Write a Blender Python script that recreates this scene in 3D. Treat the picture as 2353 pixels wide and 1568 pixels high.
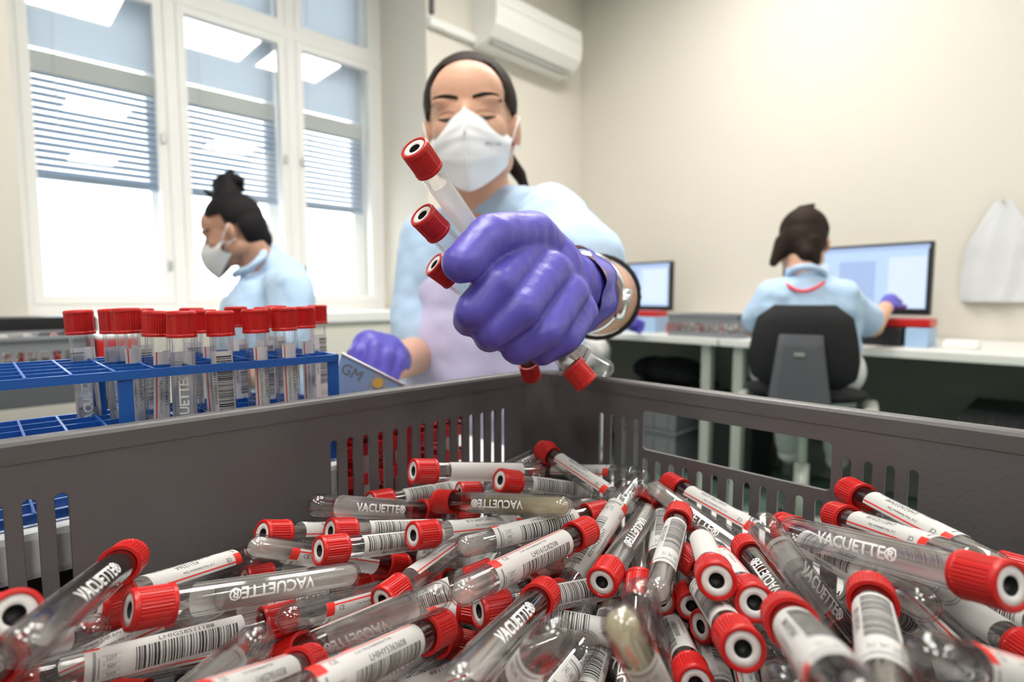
import bpy, bmesh, math, random
from mathutils import Vector, Matrix, noise
for o in list(bpy.data.objects): bpy.data.objects.remove(o)
scene = bpy.context.scene
col = scene.collection
rad = math.radians

# ---------------------------------------------------------------- camera, world, lights, exposure
EYE = 0.94                                   # camera height above the floor
YAW, PITCH, FPX = rad(45.8), rad(4.63), 1285.0
hd = Vector((math.cos(YAW), math.sin(YAW), 0))
CF = hd * math.cos(PITCH) - Vector((0, 0, math.sin(PITCH)))
CR = Vector((math.sin(YAW), -math.cos(YAW), 0))
CU = CR.cross(CF)
cam_d = bpy.data.cameras.new('camera')
cam = bpy.data.objects.new('camera', cam_d)
col.objects.link(cam)
cam.matrix_world = Matrix((CR.to_4d(), CU.to_4d(), (-CF).to_4d(), (0, 0, 0, 1))).transposed()
cam.location = (0, 0, EYE)
cam_d.sensor_width = 36
cam_d.lens = 36 * FPX / 2353
cam_d.clip_start = 0.01
cam_d.dof.use_dof = True
cam_d.dof.focus_distance = 0.29
cam_d.dof.aperture_fstop = 7.0
cam_d.dof.aperture_blades = 7
scene.camera = cam

world = bpy.data.worlds.new('world')
scene.world = world
world.use_nodes = True
bg = world.node_tree.nodes['Background']
bg.inputs[0].default_value = (0.93, 0.96, 1.0, 1)
bg.inputs[1].default_value = 5.0
scene.view_settings.view_transform = 'Standard'
scene.view_settings.look = 'None'
scene.view_settings.gamma = 1
scene.view_settings.exposure = 0.72
scene.view_settings.use_curve_mapping = False
cy = scene.cycles
cy.use_denoising = True
cy.max_bounces = 10
cy.diffuse_bounces = 4
cy.glossy_bounces = 3
cy.transmission_bounces = 6
cy.transparent_max_bounces = 28
cy.use_adaptive_sampling = True
cy.adaptive_threshold = 0.02
cy.caustics_reflective = False
cy.caustics_refractive = False
cy.sample_clamp_indirect = 4.0
LAMP_STRENGTH = 13.5
# sizes and places of the ceiling luminaires; each is built, with its own light, further down
LAMPS = [(0.62, 1.0), (1.55, 1.0), (2.25, 1.0), (-1.3, 1.0), (1.15, -1.7), (-0.05, 0.12), (-1.3, -.6), (2.75, -2.4), (-0.6, -2.3), (1.49, -4.6)]  # panel over the crate and nearest one behind the camera added to brighten tubes
CEIL = 3.05

def W(px, py, z):
    """a point of the place: where the sight line through (px, py) is z metres deep"""
    return Vector((0, 0, EYE)) + (CF + CR * ((px - 1176.5) / FPX) - CU * ((py - 784) / FPX)) * z

# ---------------------------------------------------------------- helpers
def tag(o, label=None, cat=None, group=None, kind=None):
    if label: o['label'] = label
    if cat: o['category'] = cat
    if group: o['group'] = group
    if kind: o['kind'] = kind
    return o

def empty(name, loc=(0, 0, 0)):
    o = bpy.data.objects.new(name, None)
    o.location = loc
    o.empty_display_size = 0.02
    col.objects.link(o)
    return o

MATS = {}
def mat(name, color, rough=0.5, metal=0.0, bump=0.0, bscale=80.0, emit=None, estr=1.0, var=0.0, vscale=6.0, alpha=None, trans=0.0, spec=None, wave=0.0, wscale=20, sheen=0.0):
    if name in MATS: return MATS[name]
    m = bpy.data.materials.new(name)
    m.use_nodes = True
    nt = m.node_tree; N = nt.nodes; L = nt.links
    b = N['Principled BSDF']
    b.inputs['Base Color'].default_value = (*color, 1)
    b.inputs['Roughness'].default_value = rough
    b.inputs['Metallic'].default_value = metal
    if spec is not None: b.inputs['Specular IOR Level'].default_value = spec
    if trans: b.inputs['Transmission Weight'].default_value = trans
    if alpha is not None: b.inputs['Alpha'].default_value = alpha
    if sheen: b.inputs['Sheen Weight'].default_value = sheen
    tc = N.new('ShaderNodeTexCoord')
    if emit:
        b.inputs['Emission Color'].default_value = (*emit, 1)
        b.inputs['Emission Strength'].default_value = estr
    if var:
        n = N.new('ShaderNodeTexNoise'); n.inputs['Scale'].default_value = vscale; n.inputs['Detail'].default_value = 4
        L.new(tc.outputs['Object'], n.inputs['Vector'])
        r = N.new('ShaderNodeValToRGB')
        r.color_ramp.elements[0].position = .3; r.color_ramp.elements[1].position = .7
        r.color_ramp.elements[0].color = (*[c * (1 - var) for c in color], 1)
        r.color_ramp.elements[1].color = (*[min(1, c * (1 + var)) for c in color], 1)
        L.new(n.outputs['Fac'], r.inputs['Fac']); L.new(r.outputs['Color'], b.inputs['Base Color'])
    if bump or wave:
        bp = N.new('ShaderNodeBump')
        n = N.new('ShaderNodeTexNoise'); n.inputs['Scale'].default_value = bscale; n.inputs['Detail'].default_value = 5
        L.new(tc.outputs['Object'], n.inputs['Vector'])
        bp.inputs['Strength'].default_value = bump or wave
        bp.inputs['Distance'].default_value = 0.01
        if wave:
            w = N.new('ShaderNodeTexWave'); w.inputs['Scale'].default_value = wscale; w.inputs['Distortion'].default_value = 6
            w.inputs['Detail'].default_value = 3
            L.new(tc.outputs['Object'], w.inputs['Vector'])
            L.new(w.outputs['Fac'], bp.inputs['Height'])
        else:
            L.new(n.outputs['Fac'], bp.inputs['Height'])
        L.new(bp.outputs['Normal'], b.inputs['Normal'])
    MATS[name] = m
    return m

def thin_clear(name, tint, gloss_rough=0.02, haze=0.0, hazecol=(.8, .78, .74), edge=0.5, refl=.04, back=.5):
    """thin wall of clear plastic or pane glass: see-through, glossy, darker and brighter at grazing angles"""
    m = bpy.data.materials.new(name); m.use_nodes = True
    nt = m.node_tree; N = nt.nodes; L = nt.links
    N.remove(N['Principled BSDF'])
    out = N['Material Output']
    tr = N.new('ShaderNodeBsdfTransparent'); gl = N.new('ShaderNodeBsdfGlossy')
    gl.inputs['Roughness'].default_value = gloss_rough
    lw = N.new('ShaderNodeLayerWeight'); lw.inputs['Blend'].default_value = edge
    ramp = N.new('ShaderNodeValToRGB')
    ramp.color_ramp.elements[0].color = (*tint, 1); ramp.color_ramp.elements[0].position = 0.55
    ramp.color_ramp.elements[1].color = (*[c * .48 for c in tint], 1); ramp.color_ramp.elements[1].position = 1.0
    L.new(lw.outputs['Facing'], ramp.inputs['Fac']); L.new(ramp.outputs['Color'], tr.inputs['Color'])
    pw = N.new('ShaderNodeMath'); pw.operation = 'POWER'; pw.inputs[1].default_value = 3.0
    fc = N.new('ShaderNodeLayerWeight'); fc.inputs['Blend'].default_value = 0.5
    ma = N.new('ShaderNodeMath'); ma.operation = 'MULTIPLY_ADD'; ma.inputs[1].default_value = .85; ma.inputs[2].default_value = refl
    L.new(fc.outputs['Facing'], pw.inputs[0]); L.new(pw.outputs[0], ma.inputs[0])
    mx = N.new('ShaderNodeMixShader')
    L.new(ma.outputs[0], mx.inputs['Fac']); L.new(tr.outputs['BSDF'], mx.inputs[1]); L.new(gl.outputs['BSDF'], mx.inputs[2])
    last = mx
    if haze:
        df = N.new('ShaderNodeBsdfDiffuse'); df.inputs['Color'].default_value = (*hazecol, 1)
        tl = N.new('ShaderNodeBsdfTranslucent'); tl.inputs['Color'].default_value = (*hazecol, 1)
        m1 = N.new('ShaderNodeMixShader'); m1.inputs['Fac'].default_value = back
        L.new(df.outputs[0], m1.inputs[1]); L.new(tl.outputs[0], m1.inputs[2])
        m2 = N.new('ShaderNodeMixShader'); m2.inputs['Fac'].default_value = haze
        L.new(mx.outputs[0], m2.inputs[1]); L.new(m1.outputs[0], m2.inputs[2]); last = m2
    L.new(last.outputs[0], out.inputs['Surface'])
    MATS[name] = m
    return m

class MB:
    """collects faces; build() links them as one mesh object"""
    def __init__(s): s.v = []; s.f = []; s.m = []; s.sm = []
    def add(s, vs, fs, mi=0, smooth=False):
        b = len(s.v); s.v += [Vector(v) for v in vs]
        for f in fs: s.f.append([b + i for i in f]); s.m.append(mi); s.sm.append(smooth)
    def box(s, c, d, mi=0, rot=None, bev=0.0):
        c = Vector(c); x, y, z = [k / 2 for k in d]
        if bev:
            bm = bmesh.new(); bmesh.ops.create_cube(bm, size=1)
            bmesh.ops.scale(bm, vec=d, verts=bm.verts)
            bmesh.ops.bevel(bm, geom=list(bm.edges), offset=bev, segments=2, affect='EDGES', profile=.6)
            vs = [v.co.copy() for v in bm.verts]; bm.verts.index_update(); fs = [[v.index for v in f.verts] for f in bm.faces]; bm.free()
        else:
            vs = [Vector((sx * x, sy * y, sz * z)) for sx in (-1, 1) for sy in (-1, 1) for sz in (-1, 1)]
            fs = [(0, 1, 3, 2), (4, 6, 7, 5), (0, 4, 5, 1), (2, 3, 7, 6), (0, 2, 6, 4), (1, 5, 7, 3)]
        if rot is not None: vs = [rot @ v for v in vs]
        s.add([c + v for v in vs], fs, mi)
        return s
    def lathe(s, prof, seg=32, mi=0, M=None, smooth=True, rib=None):
        """prof = [(r, z)...] about local Z"""
        vs = []; fs = []; n = len(prof)
        for k in range(seg):
            a = 2 * math.pi * k / seg
            for j, (r, z) in enumerate(prof):
                rr = r * (rib(k, j) if rib else 1)
                vs.append(Vector((rr * math.cos(a), rr * math.sin(a), z)))
        for k in range(seg):
            k2 = (k + 1) % seg
            for j in range(n - 1):
                if prof[j][0] == 0 and prof[j + 1][0] == 0: continue
                fs.append((k * n + j, k2 * n + j, k2 * n + j + 1, k * n + j + 1))
        if M is not None: vs = [M @ v for v in vs]
        s.add(vs, fs, mi, smooth); return s
    def bar(s, a, b, r, seg=10, mi=0, r2=None):
        a = Vector(a); b = Vector(b); r2 = r if r2 is None else r2
        M = Matrix.Translation(a) @ (b - a).to_track_quat('Z', 'Y').to_matrix().to_4x4()
        L = (b - a).length
        return s.lathe([(0, 0), (r, 0), (r2, L), (0, L)], seg, mi, M, True)
    def path(s, pts, r, seg=8, mi=0, closed=False):
        pts = [Vector(p) for p in pts]; n = len(pts); vs = []; fs = []
        for i, p in enumerate(pts):
            t = (pts[(i + 1) % n] - pts[i - 1]) if (closed or 0 < i < n - 1) else (pts[1] - pts[0] if i == 0 else pts[-1] - pts[-2])
            q = t.to_track_quat('Z', 'Y')
            rr = r[i] if isinstance(r, (list, tuple)) else r
            for k in range(seg):
                a = 2 * math.pi * k / seg
                vs.append(p + q @ Vector((rr * math.cos(a), rr * math.sin(a), 0)))
        for i in range(n if closed else n - 1):
            j = (i + 1) % n
            for k in range(seg):
                k2 = (k + 1) % seg
                fs.append((i * seg + k, i * seg + k2, j * seg + k2, j * seg + k))
        if not closed: fs.append(list(range(seg))[::-1]); fs.append([(n - 1) * seg + k for k in range(seg)])
        s.add(vs, fs, mi, True); return s
    def grid(s, fn, nu, nv, mi=0, smooth=True):
        vs = [fn(i / nu, j / nv) for i in range(nu + 1) for j in range(nv + 1)]
        fs = [(i * (nv + 1) + j, (i + 1) * (nv + 1) + j, (i + 1) * (nv + 1) + j + 1, i * (nv + 1) + j + 1) for i in range(nu) for j in range(nv)]
        s.add(vs, fs, mi, smooth); return s
    def mesh(s, name, mats):
        me = bpy.data.meshes.new(name)
        me.from_pydata([tuple(v) for v in s.v], [], s.f)
        for m in mats: me.materials.append(m)
        me.polygons.foreach_set('material_index', s.m)
        me.polygons.foreach_set('use_smooth', s.sm)
        me.update(); return me
    def build(s, name, mats, parent=None, origin=None):
        if not isinstance(mats, (list, tuple)): mats = [mats]
        off = origin if origin is not None else (root_loc(parent) if parent else Vector((0, 0, 0)))
        if off.length: s.v = [v - off for v in s.v]
        o = bpy.data.objects.new(name, s.mesh(name, mats))
        col.objects.link(o)
        if parent: o.parent = parent
        else: o.location = off
        return o

def root_loc(o):
    v = Vector((0, 0, 0))
    while o is not None: v += o.location; o = o.parent
    return v

def link(name, me, parent=None, M=None):
    o = bpy.data.objects.new(name, me); col.objects.link(o)
    if parent: o.parent = parent
    if M is not None: o.matrix_local = M
    return o

# ---- organic bodies: closed tapered capsules and ellipsoids fused into one continuous skin
def prim_bm(bm, p):
    if p[0] == 'e':
        _, c, r, *q = p
        M = Matrix.Translation(c) @ (q[0].to_4x4() if q else Matrix()) @ Matrix.Diagonal((r[0], r[1], r[2], 1))
        bmesh.ops.create_uvsphere(bm, u_segments=24, v_segments=14, radius=1, matrix=M)
    else:
        _, a, b, r1, r2 = p
        a = Vector(a); b = Vector(b); L = (b - a).length
        mb = MB(); prof = []
        for k in range(7):
            t = -math.pi / 2 + k * math.pi / 12
            prof.append((r1 * math.cos(t) if k else 0, r1 * math.sin(t)))
        for k in range(7):
            t = k * math.pi / 12
            prof.append((r2 * math.cos(t) if k < 6 else 0, L + r2 * math.sin(t)))
        M = Matrix.Translation(a) @ (b - a).to_track_quat('Z', 'Y').to_matrix().to_4x4()
        seg = 20; n = len(prof); vv = []
        for k in range(seg):
            an = 2 * math.pi * k / seg
            vv.append([None] * n)
            for j in range(1, n - 1):
                vv[k][j] = bm.verts.new(M @ Vector((prof[j][0] * math.cos(an), prof[j][0] * math.sin(an), prof[j][1])))
        p0 = bm.verts.new(M @ Vector((0, 0, prof[0][1]))); p1 = bm.verts.new(M @ Vector((0, 0, prof[-1][1])))
        for k in range(seg):
            k2 = (k + 1) % seg
            for j in range(1, n - 2): bm.faces.new((vv[k][j], vv[k2][j], vv[k2][j + 1], vv[k][j + 1]))
            bm.faces.new((p0, vv[k2][1], vv[k][1])); bm.faces.new((p1, vv[k][n - 2], vv[k2][n - 2]))

def organic(name, prims, voxel, smooth, m, parent=None, fold=None, cut=None):
    bm = bmesh.new()
    for p in prims: prim_bm(bm, p)
    me = bpy.data.meshes.new(name); bm.to_mesh(me); bm.free()
    t = bpy.data.objects.new('tmp', me); col.objects.link(t)
    r = t.modifiers.new('r', 'REMESH'); r.mode = 'VOXEL'; r.voxel_size = voxel; r.adaptivity = 0
    if smooth:
        s = t.modifiers.new('s', 'SMOOTH'); s.factor = .5; s.iterations = smooth
    dg = bpy.context.evaluated_depsgraph_get(); dg.update()
    me2 = bpy.data.meshes.new_from_object(t.evaluated_get(dg))
    bpy.data.objects.remove(t); bpy.data.meshes.remove(me)
    me2.name = name
    if fold or cut:
        bm = bmesh.new(); bm.from_mesh(me2); bm.normal_update()
        if cut:
            bmesh.ops.delete(bm, geom=[v for v in bm.verts if cut(v.co)], context='VERTS')
        if fold:
            for v in bm.verts: v.co += v.normal * fold(v.co)
        bm.to_mesh(me2); bm.free()
    off = root_loc(parent) if parent else Vector((0, 0, 0))
    me2.transform(Matrix.Translation(-off))
    me2.materials.clear(); me2.materials.append(m)
    me2.polygons.foreach_set('use_smooth', [True] * len(me2.polygons))
    return link(name, me2, parent)

# ---- text outlines
_txt = {}
def text_geo(s, size, bold=0.0, cuts=0):
    key = (s, size, bold, cuts)
    if key in _txt: return _txt[key]
    cu = bpy.data.curves.new('t', 'FONT'); cu.body = s; cu.size = size; cu.align_x = 'CENTER'; cu.align_y = 'CENTER'
    cu.resolution_u = 2; cu.offset = bold
    o = bpy.data.objects.new('t', cu); col.objects.link(o)
    dg = bpy.context.evaluated_depsgraph_get(); dg.update()
    me = bpy.data.meshes.new_from_object(o.evaluated_get(dg))
    bpy.data.objects.remove(o); bpy.data.curves.remove(cu)
    bm = bmesh.new(); bm.from_mesh(me); bpy.data.meshes.remove(me)
    if cuts and bm.verts:
        lo = min(v.co.y for v in bm.verts); hi = max(v.co.y for v in bm.verts)
        for k in range(1, cuts):
            y = lo + (hi - lo) * k / cuts
            bmesh.ops.bisect_plane(bm, geom=list(bm.verts) + list(bm.edges) + list(bm.faces), plane_co=(0, y, 0), plane_no=(0, 1, 0))
    bm.verts.index_update()
    r = ([v.co.copy() for v in bm.verts], [[v.index for v in f.verts] for f in bm.faces])
    bm.free(); _txt[key] = r
    return r

def flat_panel(name, outline, holes, thick, bev, m, M, parent):
    """plate in local XY with holes cut through, thickness along local Z"""
    cu = bpy.data.curves.new('p', 'CURVE'); cu.dimensions = '2D'; cu.fill_mode = 'BOTH'
    cu.extrude = thick / 2 - bev; cu.bevel_depth = bev; cu.bevel_resolution = 1; cu.offset = -bev
    for pl in [outline] + holes:
        sp = cu.splines.new('POLY'); sp.points.add(len(pl) - 1); sp.use_cyclic_u = True
        for i, (x, y) in enumerate(pl): sp.points[i].co = (x, y, 0, 1)
    o = bpy.data.objects.new('p', cu); col.objects.link(o)
    dg = bpy.context.evaluated_depsgraph_get(); dg.update()
    me = bpy.data.meshes.new_from_object(o.evaluated_get(dg))
    bpy.data.objects.remove(o); bpy.data.curves.remove(cu)
    me.name = name; me.materials.clear(); me.materials.append(m)
    off = root_loc(parent) if parent else Vector((0, 0, 0))
    me.transform(Matrix.Translation(-off) @ M)
    return link(name, me, parent)

def slot(cx, top, bot, w, n=6):
    r = w / 2; P = []
    for k in range(n + 1):
        a = math.pi * k / n; P.append((cx + r * math.cos(a), top - r + r * math.sin(a)))
    for k in range(n + 1):
        a = math.pi + math.pi * k / n; P.append((cx + r * math.cos(a), bot + r + r * math.sin(a)))
    return P

def rrect(x0, y0, x1, y1, r, n=4):
    P = []
    for cx, cy, a0 in ((x1 - r, y1 - r, 0), (x0 + r, y1 - r, 90), (x0 + r, y0 + r, 180), (x1 - r, y0 + r, 270)):
        for k in range(n + 1):
            a = rad(a0 + 90 * k / n); P.append((cx + r * math.cos(a), cy + r * math.sin(a)))
    return P

# ---------------------------------------------------------------- materials
m_wall = mat('wall_paint', (.745, .705, .635), .9, bump=.02, bscale=60)
m_white_paint = mat('white_paint', (.88, .87, .85), .45)
m_frame = mat('window_frame_paint', (.86, .855, .84), .4, bump=.03, bscale=30)
m_ceil = mat('ceiling_paint', (.62, .63, .63), .95)
m_floor = mat('green_floor', (.17, .27, .235), .45, var=.12, vscale=5)
m_crate = mat('grey_crate_plastic', (.115, .109, .112), .42, bump=.06, bscale=260, var=.06, vscale=14)
m_crate2 = mat('grey_box_plastic', (.23, .24, .26), .5)
m_red = mat('red_cap_plastic', (.52, .010, .009), .33, var=.05, vscale=30)
m_sept = mat('white_septum', (.72, .70, .69), .55)
m_hole = mat('dark_bore', (.012, .012, .014), .5)
m_label = thin_clear('label_paper', (.5, .5, .5), .4, haze=.97, hazecol=(.95, .935, .915), back=.42)
m_ink = mat('label_ink', (.02, .02, .022), .5)
m_grey_ink = mat('label_grey_ink', (.22, .22, .23), .6)
m_lred = mat('label_red', (.72, .03, .02), .5)
m_print = mat('white_print', (.85, .85, .84), .5)
m_tube = thin_clear('clear_tube_plastic', (.988, .988, .988), refl=.065)
m_liq = thin_clear('milky_medium', (.97, .97, .96), .1, haze=.36, hazecol=(.93, .91, .87))
m_liqy = thin_clear('yellow_medium', (.97, .95, .86), .1, haze=.45, hazecol=(.86, .80, .58))
m_pane = thin_clear('window_glass', (.97, .98, .98), .0, edge=.3, refl=.085)
m_blue = mat('blue_rack_plastic', (.012, .10, .42), .35)
m_redrack = mat('red_rack_plastic', (.42, .006, .012), .4)
m_table = mat('white_laminate', (.86, .86, .85), .3)
m_desk = mat('desk_laminate', (.80, .80, .77), .35)
m_leg = mat('pale_metal', (.55, .57, .52), .35, metal=.3)
m_black = mat('black_fabric', (.008, .008, .010), .9)
m_blackp = mat('black_plastic', (.012, .012, .014), .4)
m_dgrey = mat('dark_grey_plastic', (.10, .10, .115), .5)
m_foam = mat('white_foam', (.85, .86, .88), .9, bump=.1, bscale=300)
m_skin = mat('skin', (.70, .40, .28), .5, var=.04, vscale=9, bump=.03, bscale=300, spec=.3)
m_skin2 = mat('skin_brown', (.50, .27, .19), .5, var=.05, vscale=9)
m_lips = mat('eye_dark', (.05, .025, .02), .6)
m_lid = mat('eyelid_skin', (.50, .27, .20), .5)
m_hair = mat('dark_brown_hair', (.022, .012, .009), .7, wave=.12, wscale=60, spec=.2)
m_hairb = mat('black_hair', (.008, .006, .008), .7, wave=.12, wscale=60, spec=.2)
m_mask = mat('white_mask_fabric', (.82, .82, .86), .85, bump=.05, bscale=500)
m_shirt = mat('light_blue_polo', (.46, .62, .84), .9, bump=.25, bscale=22, sheen=.2)
m_apron = mat('lilac_apron_film', (.60, .56, .82), .35, bump=.35, bscale=18)
m_glove = mat('violet_nitrile', (.105, .085, .50), .40, bump=.35, bscale=24)
m_trouser = mat('white_trousers', (.78, .78, .78), .9, bump=.2, bscale=25)
m_steel = mat('steel', (.65, .66, .68), .25, metal=1.0)
m_lanyard = mat('red_lanyard', (.75, .02, .03), .6)
m_card = mat('pale_blue_card', (.30, .48, .80), .5)
m_yellow = mat('yellow_print', (.80, .55, .12), .6)
m_band = mat('black_elastic', (.01, .01, .012), .7)
m_desk_shade = mat('under_desk_shade', (.30, .31, .285), .7)  # shade below the desks, put into the colour

# ---------------------------------------------------------------- the room
XD, YW, YG = 3.15, 2.55, 3.04               # desk wall, window wall, window plane inside its niche
NX0, NX1 = 0.15, 1.84                       # the niche
X0, Y0 = -3.2, -6.0
SILL, TOPN = 0.86, 2.98

def structure(name, mb, m, **k):
    o = mb.build(name, m); o['kind'] = 'structure'; return o

structure('floor', MB().box(((X0 + XD) / 2, (Y0 + YG) / 2, -.03), (XD - X0 + .4, YG - Y0 + .6, .06)), m_floor)
structure('ceiling', MB().box(((X0 + XD) / 2, (Y0 + YG) / 2, CEIL + .05), (XD - X0 + .4, YG - Y0 + .6, .1)), m_ceil)
structure('wall_right', MB().box((XD + .06, (Y0 + YG) / 2, CEIL / 2), (.12, YG - Y0 + .4, CEIL)), m_wall)
structure('wall_left', MB().box((X0 - .06, (Y0 + YG) / 2, CEIL / 2), (.12, YG - Y0 + .4, CEIL)), m_wall)
structure('wall_rear', MB().box(((X0 + XD) / 2, Y0 - .06, CEIL / 2), (XD - X0 + .3, .12, CEIL)), m_wall)
wb = MB()
th = YG + .30 - YW
yc = YW + th / 2
wb.box(((X0 + NX0) / 2, yc, CEIL / 2), (NX0 - X0, th, CEIL))
wb.box(((NX1 + XD) / 2, yc, CEIL / 2), (XD - NX1, th, CEIL))
wb.box(((NX0 + NX1) / 2, yc, SILL / 2 - .025), (NX1 - NX0, th, SILL - .05))
wb.box(((NX0 + NX1) / 2, yc, (TOPN + CEIL) / 2), (NX1 - NX0, th, CEIL - TOPN))
structure('wall_window_side', wb, m_wall)
structure('trim_1', MB().box(((NX0 + NX1) / 2, YW + .235, SILL - .025), (NX1 - NX0 + .10, .51, .05), bev=.006), m_white_paint)['label'] = 'white window sill board'

# window: three casements under a transom, second outer window behind
XC = [NX0 + .02, .735, 1.297, NX1 - .02]
TR = 2.31
def window_layer(name, y, fr, hardware):
    w = MB(); d = .055
    w.box((XC[0], y, (SILL + TOPN) / 2), (fr * 1.6, d, TOPN - SILL), bev=.004)
    w.box((XC[3], y, (SILL + TOPN) / 2), (fr * 1.6, d, TOPN - SILL), bev=.004)
    w.box(((NX0 + NX1) / 2, y, SILL + fr * .6), (NX1 - NX0, d * .9, fr * 1.2))
    w.box(((NX0 + NX1) / 2, y, TOPN - fr * .5), (NX1 - NX0, d * .9, fr))
    w.box(((NX0 + NX1) / 2, y, TR), (NX1 - NX0, d * 1.3, fr * 1.1), bev=.005)
    for x in XC[1:3]: w.box((x, y, (SILL + TOPN) / 2), (fr * 1.15, d * 1.2, TOPN - SILL), bev=.005)
    root = w.build(name, m_frame); root['kind'] = 'structure'
    for i in range(3):
        a, b = XC[i] + fr * .6, XC[i + 1] - fr * .6
        for z0, z1 in ((SILL + fr, TR - fr * .5), (TR + fr * .5, TOPN - fr)):
            s = MB(); t = .038; yy = y - .012
            s.box((a + t / 2, yy, (z0 + z1) / 2), (t, .04, z1 - z0), bev=.003); s.box((b - t / 2, yy, (z0 + z1) / 2), (t, .04, z1 - z0), bev=.003)
            s.box(((a + b) / 2, yy, z0 + t / 2), (b - a - 2 * t + .001, .038, t)); s.box(((a + b) / 2, yy, z1 - t / 2), (b - a - 2 * t + .001, .038, t))
            sash = s.build('sash', m_frame, root)
            MB().box(((a + b) / 2, yy, (z0 + z1) / 2), (b - a - t, .004, z1 - z0 - t)).build('pane', m_pane, sash)
            if hardware and z0 < 1.5:
                for hz in (1.08, 1.66):
                    hx = b - t / 2 if i != 2 else a + t / 2
                    MB().box((hx, yy - .028, hz), (.014, .016, .045), bev=.003).build('window_latch', m_steel, sash)
    return root
window_layer('window_1', YG, .045, True)
w2 = window_layer('window_2', YG + .22, .035, False)

# outside blinds between the two windows
for i in range(3):
    a, b = XC[i] + .035, XC[i + 1] - .035
    r = empty('window_blind', ((a + b) / 2, YG + .12, TOPN - .05))
    tag(r, ['pale blue blind with slats behind the first tall window pane', 'pale blue blind behind the middle pane above the dark haired bun', 'pale blue blind behind the window pane nearest the room corner'][i], 'blind', 'blinds between the window panes')
    m_b1 = thin_clear('reflected_ceiling_tone', (.5, .5, .5), .5, haze=.97, hazecol=(.60, .64, .68)); m_b2 = thin_clear('blind_slat', (.5, .5, .5), .5, haze=.97, hazecol=(.40, .46, .54)); m_bv = mat('blind_valance', (.80, .80, .78), .6)
    MB().box(((a + b) / 2, YG + .13, (1.99 + TOPN) / 2), (b - a, .004, TOPN - 1.99)).build('ceiling_reflection', m_b1, r)  # added sheet; its pale tone stands for the ceiling mirrored in the panes
    MB().box(((a + b) / 2, YG + .12, 1.93), (b - a, .03, .09), bev=.004).build('head_rail', m_bv, r)
    sl = MB()
    for k in range(15):
        z = 1.885 - k * .0295
        sl.box(((a + b) / 2, YG + .12, z), (b - a, .031, .0012), rot=Matrix.Rotation(rad(62), 3, 'X'))
    sl.build('slats', m_b2, r)
    MB().box(((a + b) / 2, YG + .12, 1.45), (b - a, .022, .022), bev=.003).build('bottom_rail', mat('blind_bottom', (.25, .32, .42), .5), r)
    cd = MB()
    for k in range(60): cd.box((a + .12, YG + .10, 2.85 - k * .02), (.006, .006, .012))
    cd.build('bead_chain', m_white_paint, r)

# air conditioner and its duct
ac = empty('air_conditioner', (2.53, YW, 2.36)); tag(ac, 'white wall mounted air conditioner above the standing woman', 'air conditioner')
def ac_fn(x0, x1):
    prof = [(0, 0), (-.06, -.005), (-.15, .02), (-.2, .07), (-.21, .13), (-.205, .25), (-.18, .27), (0, .27)]
    vs = []; n = len(prof)
    for x in (x0, x1):
        for y, z in prof: vs.append((x, YW + y, 2.36 + z))
    fs = [(j, j + 1, n + j + 1, n + j) for j in range(n - 1)] + [list(range(n))[::-1], [n + j for j in range(n)]]
    return vs, fs
mb = MB(); mb.add(*ac_fn(2.16, 2.90)); mb.build('casing', m_white_paint, ac)
MB().box((2.53, YW - .105, 2.366), (.66, .075, .012), rot=Matrix.Rotation(rad(12), 3, 'X')).build('air_outlet', mat('ac_outlet', (.45, .46, .45), .6), ac)
MB().box((2.53, YW - .206, 2.54), (.70, .004, .002)).build('panel_gap', m_dgrey, ac)
tag(MB().box(((NX1 + 2.16) / 2, YW - .02, 2.395), (2.16 - NX1 - .001, .04, .045), bev=.004).build('cable_duct', m_white_paint), 'white plastic duct running along the wall to the air conditioner', 'duct')
tag(MB().box((1.87, YW - .012, 2.50), (.02, .024, .11), bev=.004).build('wall_bracket', m_dgrey), 'small dark bracket on the wall above the duct end', 'bracket')

# ceiling luminaires: lit panels, some added only to brighten the crate
m_lamp = mat('lamp_diffuser', (.9, .9, .9), .5, emit=(1.0, .965, .90), estr=LAMP_STRENGTH)
for i, (lx, ly) in enumerate(LAMPS):
    r = empty('ceiling_lamp', (lx, ly, CEIL)); tag(r, 'square lit ceiling lamp panel', 'ceiling lamp', 'ceiling lamps')
    f = MB()
    for sx, sy, wx, wy in ((-1, 0, .03, .62), (1, 0, .03, .62), (0, -1, .62, .03), (0, 1, .62, .03)): f.box((lx + sx * .295, ly + sy * .295, CEIL - .03), (wx, wy, .06))
    f.build('frame', m_white_paint, r)
    MB().box((lx, ly, CEIL - .035), (.56, .56, .03)).build('diffuser', m_lamp, r)

# ---------------------------------------------------------------- desks along the right wall
def desk(y0, y1, legs, label):
    r = empty('desk', (2.755, (y0 + y1) / 2, 0)); tag(r, label, 'desk', 'white desks along the wall')
    MB().box((2.75, (y0 + y1) / 2, .735), (.78, y1 - y0 - .006, .03), bev=.003).build('desktop', m_desk, r)
    for ly in legs:
        for lx in (2.42, 3.05): MB().box((lx, ly, .36), (.045, .045, .72), bev=.004).build('leg', m_leg, r)
    MB().box((3.10, (y0 + y1) / 2, .36), (.02, y1 - y0 - .02, .70)).build('shade_panel', m_desk_shade, r)  # added sheet, its grey standing for the shade under the desktop
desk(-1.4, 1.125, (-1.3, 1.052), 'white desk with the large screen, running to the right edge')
desk(1.127, 2.52, (1.20, 2.45), 'white desk with the small screen, behind the outstretched arm')

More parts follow.
